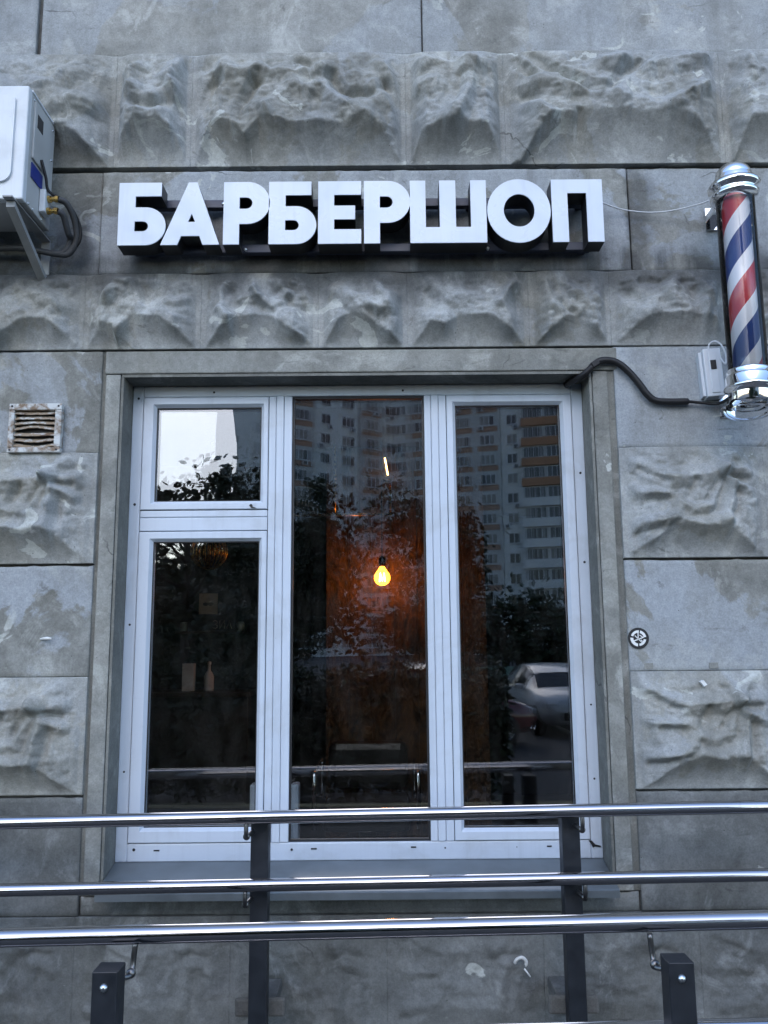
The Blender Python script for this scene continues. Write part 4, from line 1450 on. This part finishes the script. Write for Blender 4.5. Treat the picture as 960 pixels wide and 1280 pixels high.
g.lathe([(0.0, 0.0), (0.030, 0.0), (0.032, 0.01), (0.032, 0.09), (0.022, 0.115), (0.010, 0.13), (0.010, 0.165), (0.013, 0.167), (0.013, 0.185), (0.0, 0.187)], (-1.24, 5.95, 1.2455), 18)
tag(g.build('bottle', M['label']), 'pale bottle with thin neck beside the carton on the counter', 'bottle')
shade = thing('globe_shade', 'dim openwork brass globe shade hanging inside by the small sash', 'lamp shade', (-1.06, 5.0, RZ1))
g = MB()
for k in range(12):
    a = k * math.pi / 12
    g.tube([(-1.06 + 0.11 * math.cos(a) * math.sin(R(q_)), 5.0 + 0.11 * math.sin(a) * math.sin(R(q_)), 2.10 + 0.11 * math.cos(R(q_))) for q_ in range(0, 361, 20)], 0.004, 6, cap=False)
g.build('cage', M['brass'], shade)
g = MB()
g.tube([(-1.06, 5.0, 2.20), (-1.06, 5.0, RZ1)], 0.003, 6)
g.build('cord', M['black'], shade)
rad = thing('radiator', 'white ribbed radiator standing behind the glass inside', 'radiator', (-0.47, 3.85, RZ0))
for k in range(5):
    g = MB()
    x = -0.60 + k * 0.045
    g.box(x, x + 0.036, 3.80, 3.88, 0.32, 0.93, ch=0.008)
    g.build('fin', M['pvc'], rad)
g = MB()
g.box(-0.59, -0.40, 3.82, 3.86, RZ0 + 0.001, 0.318)
g.build('foot', M['pvc'], rad)
chair = thing('barber_chair', 'black leather barber chair with chrome arm rails inside the shop', 'chair', (0.0, 4.75, RZ0))
M['leather'] = simple('black_leather', (0.02, 0.018, 0.017), 0.35, 0, 0.2, 30, 0.1)
g = MB()
g.box(-0.33, 0.13, 4.45, 4.95, 0.58, 0.70, ch=0.03)
g.build('seat', M['leather'], chair)
g = MB()
g.box(-0.33, 0.13, 4.93, 5.03, 0.71, 0.98, ch=0.045)
g.build('backrest', M['leather'], chair)
for x in (-0.37, 0.17):
    g = MB()
    g.tube(smooth_path([(x, 4.98, 0.66), (x, 4.98, 0.84), (x, 4.93, 0.88), (x, 4.52, 0.88), (x, 4.45, 0.84), (x, 4.45, 0.60)], 6), 0.013, 10)
    g.build('armrest', M['chrome'], chair)
g = MB()
g.lathe([(0.0, 0.001), (0.26, 0.001), (0.26, 0.02), (0.06, 0.05), (0.05, 0.10), (0.05, 0.478), (0.0, 0.478)], (-0.10, 4.72, RZ0), 28)
g.build('pedestal', M['chrome'], chair)

# ================================================================== ACROSS THE YARD (seen in the panes)
M['tower_pale'] = simple('tower_pale_panel', (0.70, 0.71, 0.70), 0.8, 0, 0.10, 0.4)
M['tower_grey'] = simple('tower_grey_panel', (0.50, 0.51, 0.51), 0.8, 0, 0.10, 0.4)
M['tower_orange'] = simple('tower_orange_panel', (0.40, 0.21, 0.12), 0.8, 0, 0.10, 0.4)
M['tower_brick'] = simple('tower_brown_panel', (0.38, 0.25, 0.19), 0.8, 0, 0.10, 0.4)
M['dark_glass'] = simple('tower_glass', (0.03, 0.035, 0.04), 0.12, 0, 0.3, 0.8)
M['tower_frame'] = simple('tower_window_frame', (0.55, 0.57, 0.60), 0.5)


def local(o, parent):
    o.parent = parent
    return o


M['curtain'] = simple('tower_curtained_glass', (0.22, 0.22, 0.21), 0.3, 0, 0.3, 0.8)
M['dim_glass'] = simple('tower_dim_glass', (0.09, 0.10, 0.11), 0.2, 0, 0.3, 0.8)


def tower_window_mesh(w_, h_, n, seed):
    r = random.Random(seed)
    m = MB()
    m.box(0, w_, -0.05, 0.06, 0, h_, 0)
    k = w_ / n
    for i in range(n):
        m.box(i * k + 0.07, (i + 1) * k - 0.05, -0.07, -0.045, 0.08, h_ - 0.08, r.choice((1, 1, 2, 3)))
    m.box(-0.08, w_ + 0.08, -0.16, 0.02, -0.10, -0.01, 0)
    o = m.build('window', [M['tower_frame'], M['dark_glass'], M['dim_glass'], M['curtain']])
    me = o.data
    bpy.data.objects.remove(o)
    return me


WMS = [[tower_window_mesh(w_, h_, n, 10 * a + b_) for b_ in range(4)] for a, (w_, h_, n) in enumerate(((1.5, 1.5, 2), (2.1, 1.5, 3), (3.3, 1.6, 5), (2.75, 1.6, 4)))]
tw = random.Random(5)
cool_mb = MB()
cool_mb.box(0, 0.8, -0.35, 0.0, 0, 0.55)
cool_mb.box(0.15, 0.65, -0.37, -0.351, 0.04, 0.50, 1)
cool_o = cool_mb.build('cooling_unit', [M['tower_frame'], M['dim_glass']])
COOL = cool_o.data
bpy.data.objects.remove(cool_o)


def add_win(kind, x, y, z, t):
    o = bpy.data.objects.new('window', tw.choice(WMS[kind]))
    COL.objects.link(o)
    o.location = (x, y, z)
    o.parent = t


def tower(name, label, x, y, rz, cols, floors, fl0=0.0):
    """cols: (width, kind); local x along the front, front faces local -y"""
    t = thing(name, label, 'apartment block', (x, y, -0.455), 'apartment blocks across the yard')
    t.rotation_euler = (0, 0, rz)
    cx = 0.0
    H = floors * 3.0 + 1.5
    for ci, (w_, kind) in enumerate(cols):
        proud = {'flat': 0.0, 'brown': -0.5, 'bay': -1.4, 'win': 0.0}[kind]
        m = MB()
        m.box(cx + 0.01, cx + w_ - 0.01, proud, 14.0, 0, H)
        local(m.build('wall', M['tower_grey'] if kind == 'brown' else M['tower_pale']), t)
        for f in range(floors):
            z = 1.2 + f * 3.0
            if kind == 'bay':
                add_win(2 if w_ > 3.8 else 3, cx + 0.2, proud - 0.06, z + 0.35, t)
                m = MB()
                m.box(cx - 0.1, cx + w_ + 0.1, proud - 0.5, proud - 0.02, z - 0.9, z + 0.3)
                local(m.build('balcony_front', M['tower_orange'] if f >= 8 else M['tower_pale']), t)
            elif kind == 'brown':
                add_win(1, cx + w_ / 2 - 1.05, proud - 0.06, z, t)
                m = MB()
                m.box(cx + 0.35, cx + w_ - 0.35, proud - 0.04, proud - 0.005, z - 0.95, z - 0.15)
                local(m.build('spandrel', M['tower_brick']), t)
            else:
                add_win(0 if ci % 2 else 1, cx + w_ / 2 - (0.75 if ci % 2 else 1.05), proud - 0.06, z, t)
            if kind != 'bay' and tw.random() < 0.4:
                o = bpy.data.objects.new('cooling_unit', COOL)
                COL.objects.link(o)
                o.location = (cx + w_ / 2 + tw.choice((-1.0, 0.5)), proud - 0.10, z - 0.75)
                o.parent = t
        m = MB()
        for f in range(1, floors + 1):
            m.box(cx + 0.01, cx + w_ - 0.01, proud - 0.03, proud - 0.002, f * 3.0 - 0.35, f * 3.0 - 0.27)
        local(m.build('floor_joint', M['tower_grey']), t)
        cx += w_
    m = MB()
    m.box(-0.3, cx + 0.3, -0.6, 14.3, H + 0.01, H + 0.6)
    local(m.build('roof', M['tower_grey']), t)
    return t


# in the tower's own space the front faces -y; turned half round it looks at the shop
tower('apartment_tower', 'tall pale apartment tower with orange balcony fronts reflected in the glass', 46.0, -106.0, R(180 + 18), [(4.2, 'bay'), (4.2, 'bay'), (4.0, 'win'), (4.0, 'bay'), (3.6, 'win'), (3.15, 'bay'), (3.15, 'bay'), (3.3, 'win'), (3.7, 'brown'), (3.7, 'brown'), (3.6, 'win'), (3.6, 'brown'), (3.6, 'flat')], 17)
tower('apartment_tower', 'tall grey apartment tower standing at an angle, reflected in the middle pane', 2.6, -121.5, R(180 - 36), [(3.6, 'flat'), (4.2, 'brown'), (3.6, 'win'), (4.2, 'flat'), (4.2, 'brown'), (3.2, 'win')], 20)


# cars ----------------------------------------------------------------------
M['tyre'] = simple('tyre_rubber', (0.02, 0.02, 0.02), 0.8)
M['car_glass'] = simple('car_glass', (0.02, 0.025, 0.03), 0.06, 0, 0.1, 2, 0, 0.02)
M['lamp_clear'] = simple('headlight_lens', (0.55, 0.57, 0.60), 0.1)
M['plate'] = simple('plate_white', (0.6, 0.6, 0.58), 0.5)


def make_car(label, paint, loc, rz):
    t = thing('parked_car', label, 'car', loc, 'cars parked in the yard')
    t.rotation_euler = (0, 0, rz)
    # stations: x, sill z, belt z, top z, half width at belt, half width at top
    S = [(-2.10, 0.45, 0.62, 0.66, 0.62, 0.58), (-2.04, 0.30, 0.86, 0.92, 0.78, 0.70), (-1.80, 0.24, 0.94, 1.06, 0.84, 0.70), (-1.30, 0.22, 0.95, 1.40, 0.87, 0.62),
         (-0.60, 0.22, 0.94, 1.47, 0.88, 0.63), (0.05, 0.22, 0.93, 1.45, 0.88, 0.62), (0.55, 0.22, 0.93, 1.28, 0.87, 0.63), (1.00, 0.22, 0.93, 0.98, 0.86, 0.68),
         (1.55, 0.22, 0.84, 0.90, 0.84, 0.62), (1.95, 0.26, 0.70, 0.78, 0.76, 0.56), (2.10, 0.34, 0.58, 0.62, 0.62, 0.48)]
    rings = []
    for x, s, b_, tp, hb, ht in S:
        half = [(0.0, s - 0.02), (hb * 0.80, s), (hb * 0.97, s + 0.14), (hb, (s + b_) / 2), (hb * 0.98, b_), ((hb * 0.98 + ht) / 2 + 0.02, (b_ + tp) / 2), (ht, tp - 0.03), (ht * 0.8, tp), (0.0, tp + 0.015)]
        rings.append([(x, y, z) for y, z in half] + [(x, -y, z) for y, z in half[-2:0:-1]])
    n = len(rings[0])
    bm_, gl = MB(), MB()
    flat = [p for r_ in rings for p in r_]
    bf, gf = [], []
    for i in range(len(rings) - 1):
        for k in range(n):
            f = (i * n + k, i * n + (k + 1) % n, (i + 1) * n + (k + 1) % n, (i + 1) * n + k)
            side_glass = k in (4, 5, n - 6, n - 5) and 3 <= i <= 5
            shield = k in (6, 7, 8, 9) and i == 6
            rear = k in (6, 7, 8, 9) and i == 2
            (gf if side_glass or shield or rear else bf).append(f)
    bm_.add(flat, bf + [tuple(range(n)), tuple((len(rings) - 1) * n + k for k in reversed(range(n)))], 0, True)
    local(bm_.build('body', paint), t)
    gl.add(flat, gf, 0, True)
    local(gl.build('window', M['car_glass']), t)
    for sx in (-1.28, 1.32):
        for sy in (-1, 1):
            w_ = MB()
            w_.lathe([(0.20, -0.11), (0.29, -0.11), (0.32, -0.08), (0.32, 0.08), (0.29, 0.11), (0.20, 0.11)], (sx, sy * 0.76, 0.32), 24, axis='y')
            wheel = local(w_.build('wheel', M['tyre']), t)
            w_ = MB()
            w_.lathe([(0.0, 0.075 * sy), (0.06, 0.085 * sy), (0.19, 0.06 * sy), (0.205, 0.10 * sy)], (sx, sy * 0.76, 0.32), 20, axis='y')
            local(w_.build('rim', M['bolt']), wheel)
    for sy in (-1, 1):
        m_ = MB()
        m_.box(1.86, 2.04, sy * 0.62 - 0.13, sy * 0.62 + 0.13, 0.60, 0.72, ch=0.03)
        local(m_.build('headlight', M['lamp_clear']), t)
        m_ = MB()
        m_.box(0.50, 0.66, sy * 0.97 - 0.09, sy * 0.97 + 0.09, 0.93, 1.05, ch=0.03)
        local(m_.build('mirror', paint), t)
    m_ = MB()
    m_.box(2.02, 2.13, -0.42, 0.42, 0.36, 0.52, ch=0.02)
    local(m_.build('grille', M['black']), t)
    m_ = MB()
    m_.box(2.12, 2.145, -0.26, 0.26, 0.42, 0.53)
    local(m_.build('number_plate', M['plate']), t)
    return t


paint_w = simple('white_car_paint', (0.62, 0.64, 0.66), 0.2, 0, 0.03, 1, 0, 0.03, 0.6)
paint_r = simple('red_car_paint', (0.16, 0.012, 0.016), 0.2, 0, 0.05, 1, 0, 0.03, 0.6)
paint_s = simple('silver_car_paint', (0.38, 0.40, 0.42), 0.25, 0.3, 0.05, 1, 0, 0.03, 0.6)
make_car('white hatchback parked nose towards the shop, reflected in the glass', paint_w, (3.95, -13.0, -0.455), R(86))
make_car('dark red hatchback parked beside the white one, reflected in the glass', paint_r, (0.75, -9.9, -0.455), R(-16))
make_car('silver hatchback parked behind the red one, reflected in the glass', paint_s, (1.2, -15.5, -0.455), R(90))
M['green_wall'] = simple('pale_green_fence', (0.22, 0.34, 0.28), 0.7, 0, 0.1, 1.0)
fence = thing('low_fence', 'low pale green fence behind the parked cars', 'fence', (0, -24, -0.455))
for k in range(6):
    g = MB()
    g.box(1.0 + k * 2.5, 3.48 + k * 2.5, -24.05, -24.0, -0.40, 0.62)
    g.build('board', M['green_wall'], fence)
    g = MB()
    g.box(0.94 + k * 2.5, 1.04 + k * 2.5, -24.12, -24.06, -0.455, 0.70)
    g.build('post', M['bracket'], fence)


# trees ---------------------------------------------------------------------
def leaf_mat(name, a, b_):
    t = NT(name)
    n = t.noise(t.pos(), 1.7, 3)
    t.bsdf(t.mix(t.rng(n, 0.35, 0.65), a, b_), 0.6)
    return t.m


M['leaf'] = leaf_mat('leaf', (0.022, 0.034, 0.015), (0.040, 0.058, 0.022))
M['bark'] = simple('bark', (0.07, 0.055, 0.045), 0.9, 0, 0.3, 12, 0.3)


def tree(label, x, y, top, crown_r, crown_h, nleaf, leaf, seed, trunk_r=0.09):
    t = thing('leafy_tree', label, 'tree', (x, y, -0.455), 'trees in the yard')
    r = np.random.default_rng(seed)
    rr = random.Random(seed)
    zc = top - crown_h / 2
    m_ = MB()
    lean = rr.uniform(-0.2, 0.2)
    m_.tube(smooth_path([(0, 0, 0), (lean * 0.4, 0.05, zc * 0.5), (lean, 0, zc), (lean * 1.3, 0.1, top - crown_h * 0.12)], 5), [trunk_r * (1 - 0.85 * k / 15) for k in range(16)], 10)
    tips = []
    for k in range(11):
        a = k * 2.4
        z0 = zc - crown_h * 0.42 + crown_h * 0.7 * k / 11
        L = crown_r * rr.uniform(0.6, 0.95)
        e = Vector((lean + math.cos(a) * L, math.sin(a) * L, z0 + crown_h * rr.uniform(0.12, 0.3)))
        m_.tube(smooth_path([(lean * 0.8, 0, z0), (lean + math.cos(a) * L * 0.5, math.sin(a) * L * 0.5, z0 + crown_h * 0.08), e], 4), [trunk_r * 0.4 * (1 - 0.8 * q_ / 8) for q_ in range(9)], 6)
        tips.append(e)
    local(m_.build('trunk', M['bark']), t)
    # clumps of leaves round the limbs
    cl = []
    for k in range(int(26 + nleaf / 260)):
        if k < len(tips):
            c = np.array(tips[k][:])
        else:
            v = r.normal(size=3)
            v /= np.linalg.norm(v)
            rad_ = r.uniform(0.35, 1.0) ** 0.6
            c = np.array([lean, 0, zc]) + v * rad_ * np.array([crown_r, crown_r, crown_h / 2])
        cl.append((c, crown_r * r.uniform(0.14, 0.34)))
    ids = r.integers(0, len(cl), nleaf)
    C = np.array([cl[i][0] for i in ids]) + r.normal(size=(nleaf, 3)) * np.array([cl[i][1] for i in ids])[:, None] * 0.62
    n1 = r.normal(size=(nleaf, 3))
    n1 /= np.linalg.norm(n1, axis=1)[:, None]
    n2 = np.cross(n1, r.normal(size=(nleaf, 3)))
    n2 /= np.linalg.norm(n2, axis=1)[:, None]
    s = leaf * r.uniform(0.6, 1.25, nleaf)[:, None]
    P = np.stack([C - n1 * s, C - n1 * s * 0.2 + n2 * s * 0.55, C + n1 * s * 0.55 + n2 * s * 0.4, C + n1 * s, C + n1 * s * 0.55 - n2 * s * 0.4, C - n1 * s * 0.2 - n2 * s * 0.55], 1).reshape(-1, 3)
    me = bpy.data.meshes.new('crown')
    me.from_pydata(P.tolist(), [], (np.arange(nleaf)[:, None] * 6 + np.arange(6)[None, :]).tolist())
    me.materials.append(M['leaf'])
    o = bpy.data.objects.new('crown', me)
    COL.objects.link(o)
    local(o, t)


tree('young leafy tree in the yard whose top shows in the small sash', -3.05, -6.3, 4.95, 1.25, 3.2, 4200, 0.065, 11)
tree('bushy tree in the yard reflected low in the middle pane', -2.0, -11.5, 5.6, 1.7, 4.4, 7000, 0.08, 12)
tree('bushy tree in the yard reflected beside the hanging bulb', 1.12, -11.0, 5.4, 1.05, 4.3, 5500, 0.075, 13)
tree('tall tree behind the green fence, reflected behind the parked cars', 7.5, -30.0, 3.7, 2.6, 3.2, 4500, 0.14, 14, 0.10)
tree('broad tree behind the green fence, reflected above the red car', 3.0, -32.0, 4.0, 2.8, 3.6, 4500, 0.14, 15, 0.10)
tree('round tree behind the green fence facing the middle pane', -5.0, -31.0, 7.0, 3.4, 6.2, 6500, 0.16, 16, 0.14)
tree('large tree beyond the yard whose top shows against the sky', -13.0, -34.0, 7.6, 3.6, 6.6, 7000, 0.16, 17, 0.16)


def shrub(label, x, y, w_, h_, n, seed):
    r = np.random.default_rng(seed)
    t = thing('garden_shrub', label, 'shrub', (x, y, -0.455), 'shrubs along the kerb')
    m_ = MB()
    for k in range(7):
        a = k * 0.9
        m_.tube([(0, 0, 0), (math.cos(a) * w_ * 0.2, math.sin(a) * w_ * 0.15, h_ * 0.5), (math.cos(a) * w_ * 0.38, math.sin(a) * w_ * 0.25, h_ * 0.9)], [0.02, 0.014, 0.004], 6)
    local(m_.build('stem', M['bark']), t)
    C = np.stack([r.uniform(-0.5, 0.5, n) * w_, r.normal(0, 0.2, n) * w_, h_ * (0.06 + 0.94 * r.beta(1.6, 1.5, n))], 1)
    C[:, 2] *= 0.85 + 0.3 * vnoise(C[:, 0] * 2 + seed, C[:, 1] * 2, seed)
    n1 = r.normal(size=(n, 3))
    n1 /= np.linalg.norm(n1, axis=1)[:, None]
    n2 = np.cross(n1, r.normal(size=(n, 3)))
    n2 /= np.linalg.norm(n2, axis=1)[:, None]
    s_ = 0.05 * r.uniform(0.6, 1.3, n)[:, None]
    P = np.stack([C - n1 * s_, C + n2 * s_ * 0.55, C + n1 * s_, C - n2 * s_ * 0.55], 1).reshape(-1, 3)
    me = bpy.data.meshes.new('foliage')
    me.from_pydata(P.tolist(), [], (np.arange(n)[:, None] * 4 + np.arange(4)[None, :]).tolist())
    me.materials.append(M['leaf'])
    o = bpy.data.objects.new('foliage', me)
    COL.objects.link(o)
    local(o, t)


for k in range(6):
    shrub('dense dark green shrub in the row along the kerb of the yard', -5.6 + k * 1.28, -4.3 + 0.2 * (k % 2), 1.5, 1.6 + 0.12 * ((k * 7) % 3), 8000, 60 + k)

tree('wide dense tree beyond the shrubs, reflected in the tall side pane', -4.6, -17.0, 4.6, 2.3, 4.6, 9000, 0.10, 21, 0.12)
tree('dense low tree far along the yard, reflected behind the carton', -8.6, -19.0, 4.4, 2.4, 4.4, 9000, 0.10, 22, 0.12)
tree('dark dense tree beside the row of shrubs in the yard', -7.4, -27.0, 5.2, 2.8, 5.2, 9000, 0.13, 23, 0.12)

# the shelf corner stands within reach of the bulb's light
for o in list(COL.objects):
    if o.parent is None and o.name.split('.')[0] in ('small_poster', 'wall_shelf', 'back_panel', 'tin', 'number_plate', 'counter', 'carton', 'bottle'):
        o.location = Vector(o.location) + Vector((0.105, -0.5, 0.0))
